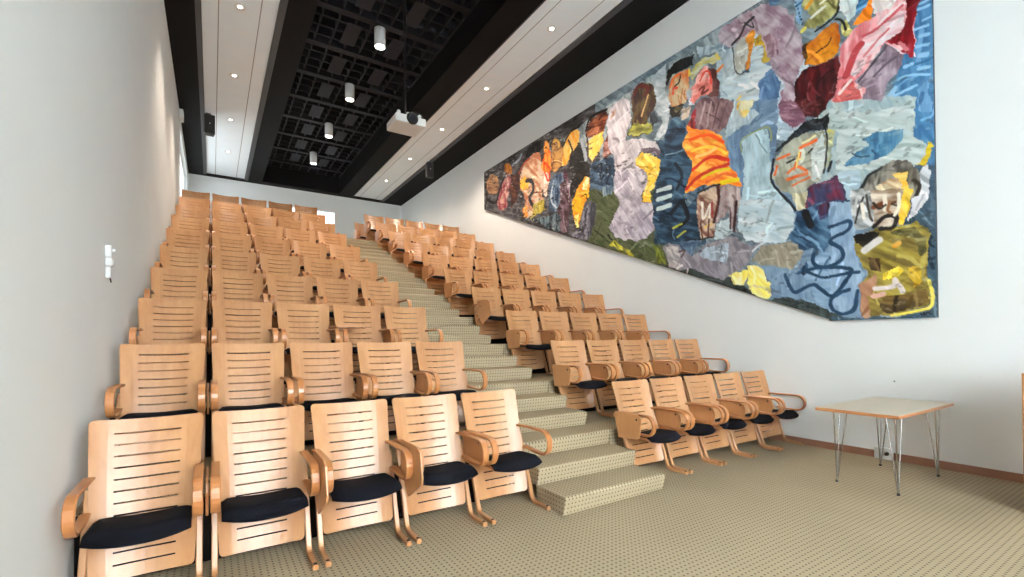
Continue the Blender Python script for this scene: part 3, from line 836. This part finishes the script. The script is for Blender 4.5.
(1,(214,104,52),(214,104,52),1.7,[28,385,12,386]),
(1,(214,104,52),(214,104,52),1.3,[32,364,29,376]),
(1,(214,104,52),(214,104,52),1.7,[15,362,4,367,-8,359]),
(1,(228,218,172),(228,218,172),1.6,[-4,395,-19,400]),
(1,(228,218,172),(228,218,172),1.4,[4,375,-3,376]),
(1,(228,206,120),(228,206,120),1.1,[0,385,4,367]),
(1,(20,22,30),(20,22,30),1.4,[16,376,6,378]),
(1,(20,22,30),(20,22,30),1.2,[-11,381,-15,384]),
(0,(22,24,28),(52,62,72),0,[33,396,12,411,-9,423,-36,420,-47,409,-36,402,-14,410,9,405,26,396]),
(1,(24,26,30),(24,26,30),1.2,[-29,419,-42,424]),
(1,(26,34,44),(26,34,44),1.6,[33,387,36,357,16,326,6,310]),
(1,(26,30,36),(26,30,36),1.0,[-32,403,-33,382,-29,349]),
(1,(24,28,34),(24,28,34),1.8,[-34,350,-37,360]),
(1,(204,192,90),(204,192,90),2.3,[-36,401,-44,401]),
(0,(62,66,92),(112,50,70),0,[-3,324,-10,335,-32,340,-51,344,-55,336,-51,316,-57,295,0,309]),
(0,(192,188,160),(192,188,160),0,[10,333,-10,332,-5,308,5,310]),
(0,(164,188,200),(180,200,208),0,[-44,344,-68,354,-67,293,-57,300]),
(0,(176,192,190),(198,208,206),0,[-37,429,-49,419,-69,411,-86,404,-102,404,-119,396,-119,384,-112,374,-107,367,-116,364,-128,353,-130,340,-125,327,-101,341,-89,338,-56,344,-42,351,-45,393,-36,403]),
(0,(58,102,132),(98,138,162),0,[-50,353,-62,361,-76,367,-71,378,-86,380,-110,372,-107,361,-94,350,-76,347,-54,351]),
(1,(40,60,76),(40,60,76),0.7,[-60,363,-68,356,-78,354]),
(0,(206,180,50),(206,180,50),0,[-130,352,-135,347,-132,337,-127,326,-120,329,-128,338]),
(0,(206,210,214),(206,210,214),0,[-125,325,-130,328,-134,316,-131,296,-126,290,-121,291]),
(0,(150,146,136),(70,66,60),0,[-64,306,-70,324,-82,336,-100,342,-112,338,-123,323,-125,310,-121,291]),
(0,(218,208,178),(160,120,90),0,[-83,301,-85,318,-96,323,-106,318,-108,294]),
(0,(226,170,50),(220,190,110),0,[-99,327,-112,323,-113,307,-110,294,-103,296,-107,313]),
(1,(40,44,46),(40,44,46),1.7,[-66,314,-76,331,-89,337]),
(1,(60,54,46),(60,54,46),1.8,[-118,314,-123,307,-120,295]),
(1,(70,60,52),(70,60,52),1.0,[-100,335,-105,336,-112,337]),
(0,(178,198,206),(206,216,220),0,[86,298,82,343,20,327,7,307,10,286,18,270,52,274,74,283]),
(0,(124,146,166),(112,134,156),0,[50,270,30,261,27,235,-2,220,-19,192,11,191,36,202,41,222,53,247]),
(0,(150,144,128),(130,126,112),0,[52,271,3,269,-5,253,11,233,30,238,53,244,68,249]),
(0,(142,166,188),(124,148,172),0,[-2,220,-7,241,-27,249,-56,262,-55,171,-38,172,-21,184,-17,189]),
(0,(36,64,88),(92,122,146),0,[16,273,8,288,5,309,-16,313,-57,308,-56,275,-34,264,-27,249,-15,256,0,256]),
(0,(84,44,60),(60,60,90),0,[-18,309,-40,312,-40,304,-23,292]),
(1,(24,30,38),(24,30,38),4.6,[-6,304,-13,286]),
(0,(62,96,122),(62,96,122),0,[8,224,-7,241,-7,228,-2,220]),
(0,(72,92,106),(64,84,98),0,[-115,271,-133,299,-136,298,-137,156,-33,159,-33,167,-127,163]),
(0,(150,172,192),(130,152,176),0,[-35,309,-60,305,-64,272,-63,237,-70,214,-63,201,-65,171,-48,168,-33,173]),
(1,(38,70,94),(38,70,94),2.2,[-34,279,-53,283,-57,279,-53,270,-34,262,-46,251,-48,238,-34,230,-20,232,-14,240,-18,256]),
(1,(38,70,94),(38,70,94),2.3,[-5,228,-24,230,-52,225,-56,218,-43,198,-33,193,-14,209,9,201,20,226]),
(1,(38,70,94),(38,70,94),1.9,[-7,226,-27,217,-56,219,-65,219]),
(1,(38,70,94),(38,70,94),2.2,[-54,199,-36,190,-36,177,-47,170,-60,176,-63,196]),
(0,(140,120,100),(220,210,196),0,[-62,318,-108,306,-111,290,-109,270,-101,267,-84,268,-80,274,-61,272]),
(0,(120,124,124),(210,212,212),0,[-57,320,-78,314,-80,292,-80,271,-64,269,-59,286]),
(1,(110,64,40),(110,64,40),2.9,[-81,293,-90,295]),
(1,(90,60,40),(90,60,40),1.8,[-97,293,-103,294]),
(1,(226,220,206),(226,220,206),2.1,[-91,303,-92,287]),
(0,(224,186,60),(230,200,110),0,[-108,306,-118,303,-115,284,-109,268,-105,268]),
(0,(210,212,216),(210,212,216),0,[-118,293,-132,299,-132,290,-123,279,-113,272]),
(0,(160,146,74),(112,98,52),0,[-62,261,-77,266,-99,267,-119,268,-129,258,-131,241,-129,207,-132,195,-133,180,-129,173,-102,168,-76,164,-65,167,-68,190,-65,204,-74,216,-63,239]),
(0,(40,34,30),(70,60,50),0,[-62,264,-77,266,-88,261,-79,247,-70,246,-64,253]),
(1,(206,204,204),(206,204,204),4.0,[-71,244,-85,253]),
(0,(70,56,40),(110,90,60),0,[-74,235,-87,233,-88,215,-79,218]),
(0,(88,84,50),(120,112,70),0,[-95,263,-117,263,-127,252,-130,236,-123,230,-119,248,-103,256]),
(0,(214,190,60),(200,176,70),0,[-88,212,-102,220,-110,214,-100,205,-88,204]),
(0,(180,150,50),(180,150,50),0,[-112,216,-122,220,-124,203,-114,196]),
(0,(162,122,98),(180,140,116),0,[-65,204,-81,213,-83,197,-76,189,-76,164,-65,167,-68,187]),
(0,(116,96,56),(80,66,44),0,[-87,186,-108,189,-128,195,-131,180,-122,173,-91,169,-83,178]),
(1,(206,198,200),(206,198,200),2.6,[-81,197,-98,198,-100,205,-106,192]),
(1,(202,162,152),(202,162,152),2.4,[-79,189,-89,190]),
(1,(222,206,100),(222,206,100),1.6,[-130,202,-133,187,-131,173,-118,169,-96,166]),
(1,(200,140,40),(200,140,40),2.8,[-100,245,-104,247]),
(1,(34,26,24),(34,26,24),2.3,[-81,270,-91,279,-102,277,-99,266,-88,266]),
(1,(30,30,30),(30,30,30),0.6,[-122,166,-124,164,-125,167,-126,164,-128,167,-131,165]),
(1,(60,50,44),(60,50,44),1.2,[-80,298,-85,290,-92,292]),
(1,(50,40,36),(50,40,36),1.0,[-98,292,-103,289,-105,293]),
(1,(150,110,80),(150,110,80),1.3,[-96,296,-94,286,-97,282]),
(1,(40,36,34),(40,36,34),1.1,[-62,278,-66,293,-71,308]),
(1,(236,232,220),(236,232,220),1.6,[-69,300,-71,281]),
(1,(70,66,62),(70,66,62),1.1,[-74,310,-76,288,-79,277]),
(1,(200,200,196),(200,200,196),1.4,[-64,307,-62,291]),
(1,(228,224,210),(228,224,210),1.8,[-101,279,-105,289,-104,302]),
(0,(96,118,140),(80,100,122),0,[205,301,146,298,163,281,166,271,187,285]),
(0,(148,144,150),(120,116,124),0,[222,298,212,302,190,298,184,287,166,271,140,289,94,293,72,277,70,272,52,274,66,260,70,248,94,235,112,228,141,240,166,254,193,253,209,262]),
(0,(176,192,204),(140,150,160),0,[152,274,138,284,101,285,104,252,125,260,146,266]),
(0,(192,188,188),(150,146,148),0,[217,295,193,296,184,261,193,253,209,264]),
(1,(90,70,64),(90,70,64),1.5,[190,284,179,285,185,275]),
(0,(120,130,50),(100,108,56),0,[248,311,222,290,212,265,232,270]),
(1,(226,224,222),(226,224,222),1.7,[193,257,184,261]),
(1,(226,224,222),(226,224,222),1.1,[175,247,172,254]),
(1,(212,218,222),(212,218,222),1.1,[65,265,56,271,48,275]),
(0,(236,220,110),(246,238,190),0,[102,235,73,239,73,228,80,219,94,220]),
(0,(236,224,120),(246,236,200),0,[73,244,61,244,48,236,42,218,39,196,48,195,66,205,72,221]),
(1,(18,20,20),(18,20,20),0.5,[35,195,30,193]),
(1,(18,20,20),(18,20,20),0.5,[29,194,27,192]),
(1,(18,20,20),(18,20,20),0.5,[24,192,17,189]),
(1,(18,20,20),(18,20,20),0.5,[16,191,14,188]),
(1,(18,20,20),(18,20,20),0.5,[11,189,7,187]),
(1,(18,20,20),(18,20,20),0.5,[6,189,4,186]),
(1,(18,20,20),(18,20,20),0.5,[2,187,-2,186]),
(1,(18,20,20),(18,20,20),0.5,[0,182,-2,181]),
(1,(18,20,20),(18,20,20),0.5,[-5,182,-8,180]),
(1,(18,20,20),(18,20,20),0.5,[-9,181,-14,179]),
(1,(18,20,20),(18,20,20),0.5,[-14,180,-16,177]),
(1,(18,20,20),(18,20,20),0.5,[-18,179,-22,177]),
(0,(190,178,186),(150,124,136),0,[112,614,43,611,15,587,4,569,-4,539,-6,504,5,479,3,456,23,464,16,484,27,499,37,518,46,550,58,578,79,580,95,576,112,588]),
(0,(140,104,116),(170,146,156),0,[46,564,29,560,22,570,20,576,29,562,20,533,27,525,36,528]),
(0,(90,120,150),(90,120,150),0,[39,603,33,618,15,606,28,598]),
(0,(196,212,218),(220,228,230),0,[96,496,113,524,93,536,69,524,61,558,50,554,46,525,34,514,46,506,54,478]),
(0,(104,136,170),(84,112,146),0,[54,502,37,513,23,490,25,470,35,470,52,477]),
(0,(206,210,204),(180,180,170),0,[91,574,79,580,66,583,60,577,68,554,74,532,87,530,90,547]),
(0,(222,150,50),(200,130,50),0,[71,578,62,584,58,578,59,562,68,533,73,531,68,557]),
(1,(40,36,32),(40,36,32),1.9,[92,578,79,585,71,596,60,600]),
(1,(40,44,44),(40,44,44),0.8,[92,574,89,542,82,528,68,529]),
(1,(40,36,32),(40,36,32),0.7,[73,600,60,585,63,596]),
(0,(170,150,70),(214,170,50),0,[59,569,50,569,45,556,41,532,36,525,49,526,47,550,58,559]),
(1,(236,196,80),(236,196,80),1.5,[85,492,80,495]),
(0,(150,180,204),(110,150,184),0,[3,604,-7,597,-6,552,0,562]),
(1,(40,60,84),(40,60,84),0.7,[2,586,1,585]),
(1,(40,60,84),(40,60,84),0.7,[1,581,0,579]),
(1,(40,60,84),(40,60,84),0.7,[-1,576,-1,574]),
(1,(40,60,84),(40,60,84),0.7,[-2,570,-2,568]),
(1,(40,60,84),(40,60,84),0.7,[-3,565,-4,563]),
(1,(40,60,84),(40,60,84),0.7,[-4,560,-5,558]),
(1,(40,60,84),(40,60,84),0.7,[-6,554,-6,552]),
(0,(190,186,130),(120,116,70),0,[-7,576,-12,594,-16,623,-48,601,-51,569,-49,549,-39,541,-29,538,-19,537,-9,552,-17,554,-11,567]),
(1,(214,150,40),(214,150,40),2.2,[-11,570,-18,576,-24,586]),
(1,(226,228,216),(226,228,216),2.0,[-17,554,-32,559]),
(1,(226,228,216),(226,228,216),1.5,[-28,566,-40,570]),
(1,(226,214,110),(226,214,110),2.9,[-6,544,-9,545]),
(0,(120,90,40),(90,64,36),0,[-4,523,-17,527,-12,509,-8,496,-5,509]),
(0,(206,136,40),(168,90,30),0,[-11,522,-23,528,-39,534,-47,526,-50,509,-48,491,-31,489,-18,493,-8,496,-12,509]),
(0,(104,40,44),(58,28,32),0,[3,483,-6,492,-31,489,-48,488,-50,460,-38,438,1,455,5,474]),
(1,(60,36,28),(60,36,28),0.9,[-23,506,-35,509,-39,515]),
(1,(30,20,22),(30,20,22),0.9,[-22,466,-34,474,-42,474]),
(1,(30,28,26),(30,28,26),1.4,[-21,534,-35,537,-45,542,-49,557]),
(0,(200,214,216),(226,232,232),0,[-48,545,-50,569,-68,558,-66,530,-57,526]),
(0,(90,140,176),(76,124,160),0,[-64,528,-70,556,-87,546,-75,532]),
(0,(206,200,130),(180,176,110),0,[-48,530,-55,530,-62,513,-55,506,-52,513]),
(0,(206,120,124),(236,206,208),0,[-51,498,-61,512,-72,514,-87,517,-82,536,-86,555,-128,527,-120,478,-120,450,-111,458,-95,480,-67,450,-76,437,-70,424,-39,437,-47,461]),
(0,(230,130,30),(236,150,60),0,[-62,518,-70,525,-79,537,-84,548,-83,516,-72,515]),
(0,(234,224,226),(222,184,188),0,[-72,493,-87,503,-98,508,-113,504,-111,489,-103,480,-93,481,-81,476,-64,455,-58,462,-69,480]),
(0,(236,226,224),(236,226,224),0,[-82,532,-89,544,-112,530,-99,516,-85,522]),
(0,(142,30,42),(112,24,34),0,[-96,480,-109,484,-114,497,-113,506,-118,526,-128,520,-119,479,-120,455,-117,450,-109,463,-114,464]),
(1,(190,90,96),(190,90,96),1.8,[-73,499,-87,501,-110,512]),
(1,(178,74,78),(178,74,78),4.2,[-55,460,-64,482,-70,490]),
(1,(200,120,124),(200,120,124),1.4,[-74,475,-87,487,-98,494]),
(1,(206,130,136),(206,130,136),1.6,[-108,472,-114,461]),
(0,(200,110,106),(186,84,84),0,[-41,436,-51,451,-64,449,-70,424]),
(1,(238,222,218),(238,222,218),1.9,[-47,442,-60,452]),
(0,(174,158,170),(122,106,118),0,[-64,449,-81,465,-97,477,-111,458,-109,445,-98,433,-92,414,-70,424,-74,436]),
(1,(80,70,78),(80,70,78),1.2,[-68,447,-81,461,-96,475]),
(1,(92,82,92),(92,82,92),1.3,[-83,446,-94,454,-104,458]),
(1,(226,220,222),(226,220,222),0.5,[-97,478,-104,468,-111,458]),
(1,(142,182,208),(142,182,208),1.3,[-126,505,-134,505]),
(1,(142,182,208),(142,182,208),1.6,[-125,500,-133,499]),
(1,(142,182,208),(142,182,208),1.3,[-128,486,-134,486]),
(1,(142,182,208),(142,182,208),1.6,[-121,479,-132,478]),
(1,(142,182,208),(142,182,208),1.9,[-125,469,-132,468]),
(1,(142,182,208),(142,182,208),1.6,[-122,459,-132,457]),
(1,(142,182,208),(142,182,208),2.5,[-125,449,-131,447]),
(1,(142,182,208),(142,182,208),1.9,[-124,435,-133,433]),
(1,(142,182,208),(142,182,208),2.1,[-112,443,-118,443]),
(1,(142,182,208),(142,182,208),1.3,[-101,430,-113,433,-133,424]),
(1,(142,182,208),(142,182,208),1.5,[-97,417,-104,424,-102,415,-121,418]),
(0,(110,150,184),(110,150,184),0,[-122,420,-134,418,-134,384,-123,388]),
(1,(40,40,36),(40,40,36),1.4,[-44,536,-52,528,-55,517]),
]

# brush painted canvas: each patch (kind, colour, second colour, half width, outline in cm on the wall) is worked in wet over the last
def _hash(ix, iy, seed):
    h = (ix.astype(np.int64) * 374761393 + iy.astype(np.int64) * 668265263 + seed * 974634777) & 0xffffffff
    h = ((h ^ (h >> 13)) * 1274126177) & 0xffffffff
    return ((h ^ (h >> 16)) & 0xffff) / 65535.0
def vnoise(x, y, seed):
    ix, iy = np.floor(x), np.floor(y); fx, fy = x - ix, y - iy
    fx = fx * fx * (3 - 2 * fx); fy = fy * fy * (3 - 2 * fy)
    a, b = _hash(ix, iy, seed), _hash(ix + 1, iy, seed); c, d = _hash(ix, iy + 1, seed), _hash(ix + 1, iy + 1, seed)
    return (a * (1 - fx) + b * fx) * (1 - fy) + (c * (1 - fx) + d * fx) * fy
def fbm(x, y, seed, o=3):
    s = 0; a = .5; t = 0
    for i in range(o): s = s + a * vnoise(x * 2 ** i, y * 2 ** i, seed + i * 17); t += a; a *= .5
    return s / t
def inside(px, py, poly):
    n = len(poly) // 2; r = np.zeros(px.shape, bool)
    for i in range(n):
        x1, y1, x2, y2 = poly[2 * i], poly[2 * i + 1], poly[(2 * i + 2) % (2 * n)], poly[(2 * i + 3) % (2 * n)]
        if y1 == y2: continue
        k = ((y1 > py) != (y2 > py)) & (px < (x2 - x1) * (py - y1) / (y2 - y1) + x1)
        r ^= k
    return r
def seg_dist(px, py, pts):
    d = np.full(px.shape, 1e9)
    for i in range(len(pts) // 2 - 1):
        x1, y1, x2, y2 = pts[2 * i:2 * i + 4]; vx, vy = x2 - x1, y2 - y1; L = vx * vx + vy * vy + 1e-9
        t = np.clip(((px - x1) * vx + (py - y1) * vy) / L, 0, 1)
        d = np.minimum(d, np.hypot(px - x1 - t * vx, py - y1 - t * vy))
    return d
def spline(pts):
    P = [np.array(pts[i:i + 2], float) for i in range(0, len(pts), 2)]
    if len(P) < 3: return pts
    out = []
    for i in range(len(P) - 1):
        p0, p1, p2, p3 = P[max(i - 1, 0)], P[i], P[i + 1], P[min(i + 2, len(P) - 1)]
        for t in np.arange(0, 1, .2): out += list(.5 * (2 * p1 + (p2 - p0) * t + (2 * p0 - 5 * p1 + 4 * p2 - p3) * t * t + (3 * p1 - p0 - 3 * p2 + p3) * t ** 3))
    return out + list(P[-1])
PYL, PYR, PZT = 8.45, -1.36, 6.165
def canvas_bottom(y): return np.where(y > -.33, 1.635 + (y + .33) * (5.09 - 1.635) / (PYL + .33), 1.615 + 0 * y)
def paint_canvas():
    NU, NV = 620, 400
    t = np.linspace(0, 1, NU)
    a, b = 1 / (PYR + 6.9), 1 / (PYL + 6.9)           # finer towards the stage end, where it is looked at from close by
    ys = 1 / (a + (b - a) * t) - 6.9
    ys[np.argmin(abs(ys + .33))] = -.33
    zb = canvas_bottom(ys)
    Y = np.repeat(ys[:, None], NV, 1); v = np.linspace(0, 1, NV)[None, :]; Z = zb[:, None] + (PZT - zb[:, None]) * v
    X_, Y_ = Y * 100, Z * 100
    sm = .6 + .5 * np.clip((Y + 1.4) / 9, 0, 1)
    wx = (fbm(X_ / 12, Y_ / 14, 3) - .5) * 11 * sm + (fbm(X_ / 4, Y_ / 4, 5, 2) - .5) * 2.6
    wy = (fbm(X_ / 14, Y_ / 14, 9) - .5) * 11 * sm + (fbm(X_ / 4, Y_ / 4, 11, 2) - .5) * 2.6
    PX, PYY = X_ + wx, Y_ + wy
    col = np.zeros(Y.shape + (3,))
    hsh = 1; rng = random.Random(5)
    for k, c1, c2, w, pts in PAINT:
        hsh += 1
        c1 = np.array(c1, float); c2 = np.array(c2, float)
        x0, x1 = min(pts[::2]) - 20 - w, max(pts[::2]) + 20 + w
        i0, i1 = np.searchsorted(-ys[::1] if ys[0] > ys[-1] else ys, [(-x1 if ys[0] > ys[-1] else x0) / 100, (-x0 if ys[0] > ys[-1] else x1) / 100])
        if i1 <= i0: continue
        sl = slice(max(0, i0 - 1), i1 + 1)
        px, py, qx, qy = PX[sl], PYY[sl], X_[sl], Y_[sl]
        ang = (hsh * 2.399) % 3.14 if k == 0 else 0
        ang = .9 + .7 * math.sin(hsh * 1.7)
        ru, rv = qx * math.cos(ang) + qy * math.sin(ang), -qx * math.sin(ang) + qy * math.cos(ang)
        br = fbm(ru / 34, rv / 6, 31 + hsh, 3)
        if k == 0:
            m = inside(px, py, pts).astype(float)
            br = .55 * br + .45 * fbm(qx / 16, qy / 13, 900 + hsh, 3)
            f = np.clip((br - .5) * 4.6 + .42, 0, 1)
            fine = (fbm(ru / 14, rv / 2.6, 77 + hsh, 2) - .5) * 34
        else:
            d = seg_dist(qx + .35 * (px - qx), qy + .35 * (py - qy), spline(pts)); m = np.clip((w - d) / .8 + .5, 0, 1)
            f = np.zeros(m.shape); fine = (br - .5) * 34
        c = c1 + (c2 - c1) * f[..., None] + fine[..., None]
        col[sl] = col[sl] * (1 - m[..., None]) + c * m[..., None]
        if k == 0:      # short loose strokes worked over the patch
            xs_, zs_ = pts[::2], pts[1::2]; bw, bh = max(xs_) - min(xs_), max(zs_) - min(zs_)
            for q in range(int(min(16, 3 + bw * bh / 1500))):
                for tr in range(6):
                    cx_, cz_ = rng.uniform(min(xs_), max(xs_)), rng.uniform(min(zs_), max(zs_))
                    if inside(np.array([cx_]), np.array([cz_]), pts)[0]: break
                else: continue
                if not (PYR * 100 < cx_ < PYL * 100 and cz_ < PZT * 100): continue
                a_ = ang + rng.uniform(-.5, .5) + (1.57 if rng.random() < .25 else 0); L_ = rng.uniform(6, 20); bend = rng.uniform(-4, 4)
                w_ = rng.uniform(.7, 2.6); ca_, sa_ = math.cos(a_), math.sin(a_)
                sp_ = [cx_ - ca_ * L_, cz_ - sa_ * L_, cx_ - sa_ * bend, cz_ + ca_ * bend, cx_ + ca_ * L_, cz_ + sa_ * L_]
                lo, hi = (cx_ - L_ - 8) / 100, (cx_ + L_ + 8) / 100
                j0, j1 = np.searchsorted(-ys, [-hi, -lo]) if ys[0] > ys[-1] else np.searchsorted(ys, [lo, hi])
                if j1 - j0 < 2: continue
                d_ = seg_dist(X_[j0:j1] + .5 * wx[j0:j1], Y_[j0:j1] + .5 * wy[j0:j1], spline(sp_))
                m_ = np.clip((w_ - d_) / 1.0 + .3, 0, 1) * inside(PX[j0:j1], PYY[j0:j1], pts) * rng.uniform(.45, .9)
                cc = (c1 if rng.random() < .5 else c2) + rng.choice((-58, -34, 30, 52))
                col[j0:j1] = col[j0:j1] * (1 - m_[..., None]) + cc * m_[..., None]
    # dry flecks of dark and light paint over everything
    fl = fbm(X_ / 9 + Y_ / 30, Y_ / 5, 501, 3)
    zone = np.clip((fbm(X_ / 60, Y_ / 60, 611, 2) - .42) * 5, 0, 1) * np.clip((Y - .4) / 3, .35, 1)
    dk = np.clip((fl - .66) * 9, 0, .8) * zone
    col = col * (1 - dk[..., None]) + np.array((34., 32, 34)) * dk[..., None]
    lt = np.clip((fbm(X_ / 8 - Y_ / 22, Y_ / 6, 733, 3) - .68) * 8, 0, .7) * zone
    col = col * (1 - lt[..., None]) + np.array((206., 206, 204)) * lt[..., None]
    col = np.clip((col - 120) * 1.14 + 114, 4, 250) / 255
    lin_ = np.where(col > .04045, ((col + .055) / 1.055) ** 2.4, col / 12.92)
    XF, XB = WR - .045, WR - .002
    V = np.stack([np.full(Y.shape, XF), Y, Z], -1).reshape(-1, 3)
    I = np.arange(NU * NV).reshape(NU, NV)
    Q = np.stack([I[:-1, :-1], I[:-1, 1:], I[1:, 1:], I[1:, :-1]], -1).reshape(-1, 4)
    me = bpy.data.meshes.new('canvas')
    me.vertices.add(len(V)); me.vertices.foreach_set('co', V.ravel().astype(np.float32))
    me.loops.add(Q.size); me.loops.foreach_set('vertex_index', Q.ravel().astype(np.int32))
    me.polygons.add(len(Q)); me.polygons.foreach_set('loop_start', np.arange(0, Q.size, 4, dtype=np.int32)); me.polygons.foreach_set('loop_total', np.full(len(Q), 4, np.int32))
    me.update(calc_edges=True)
    at = me.color_attributes.new('paint', 'FLOAT_COLOR', 'POINT')
    at.data.foreach_set('color', np.concatenate([lin_.reshape(-1, 3), np.ones((NU * NV, 1))], 1).ravel().astype(np.float32))
    m, nt, b = new_mat('oil_paint')
    ca = nd(nt, 'ShaderNodeVertexColor', layer_name='paint'); nt.links.new(ca.outputs[0], b.inputs['Base Color'])
    b.inputs['Roughness'].default_value = .55; b.inputs['Specular IOR Level'].default_value = .3
    me.materials.append(m)
    return me
pr = empty('painting', (0, 0, 0)); tag(pr, 'huge colourful painting of rough figures, slanted along the right wall', 'painting')
cv = bpy.data.objects.new('canvas', paint_canvas()); COL.objects.link(cv); cv.parent = pr
out_ = [(PYL, 5.09), (PYL, PZT), (PYR, PZT), (PYR, 1.615), (-.33, 1.635)]
n = len(out_); XF, XB = WR - .044, WR - .001
cy = sum(p[0] for p in out_) / n; cz = sum(p[1] for p in out_) / n
st_ = MB(); V = [(XF, y, z) for y, z in out_] + [(XB, y, z) for y, z in out_]
st_.add(V, [tuple(range(n, 2 * n))] + [(i, (i + 1) % n, n + (i + 1) % n, n + i) for i in range(n)])
st_.build('stretcher', simple('dark_canvas_edge', lin(58, 62, 66), .8, noise=.1), pr)

# ------------------------------------------------------------------ light and camera
def area(loc, rot, sx, sy, e, col):
    l = bpy.data.lights.new('daylight', 'AREA'); l.shape = 'RECTANGLE'; l.size = sx; l.size_y = sy; l.energy = e; l.color = col
    o = bpy.data.objects.new('daylight', l); COL.objects.link(o); o.location = loc; o.rotation_euler = rot
    return o
H = math.pi / 2
area(((FRONTWIN[0] + FRONTWIN[1]) / 2, YF - .3, (FRONTWIN[2] + FRONTWIN[3]) / 2), (H, 0, 0), 4.3, 3.8, E_FRONT, C_DAY)                # through the stage end window (shines to +y)
area((WL - .3, 12.7, 5.9), (H, 0, -H), 3.9, 1.8, E_SIDE, C_DAY)
area((2.6, YB + .35, 5.2), (-H, 0, 0), 1.6, 2.2, E_DOOR, C_DAY)
w = bpy.data.worlds.new('sky'); scene.world = w; w.use_nodes = True
bg = w.node_tree.nodes['Background']; bg.inputs[0].default_value = (.86, .93, 1, 1); bg.inputs[1].default_value = E_SKY

cam = bpy.data.cameras.new('camera'); co = bpy.data.objects.new('camera', cam); COL.objects.link(co)
r = Vector((0.8410240224609405, -0.5409596830532168, -0.006419887427559529)); u = Vector((-0.0007350343458188188, -0.01300933169925168, 0.999915104903036)); fw = Vector((0.5409972766734874, 0.8409479048072491, 0.011338784421980646))
mat = Matrix((( r.x, u.x, -fw.x, -0.57384), (r.y, u.y, -fw.y, -3.08414), (r.z, u.z, -fw.z, 1.41814), (0, 0, 0, 1)))
co.matrix_world = mat
cam.sensor_fit = 'HORIZONTAL'; cam.sensor_width = 36; cam.lens = 465.963 / 1024 * 36
cam.shift_y = (333.393 - 288.5) / 1024; cam.clip_start = .02; cam.clip_end = 200
scene.camera = co
scene.view_settings.view_transform = 'Standard'; scene.view_settings.look = 'None'
scene.view_settings.gamma = 1; scene.view_settings.use_curve_mapping = False
scene.view_settings.exposure = EXPOSURE
scene.cycles.max_bounces = 8; scene.cycles.diffuse_bounces = 5; scene.cycles.glossy_bounces = 3; scene.cycles.sample_clamp_indirect = 8
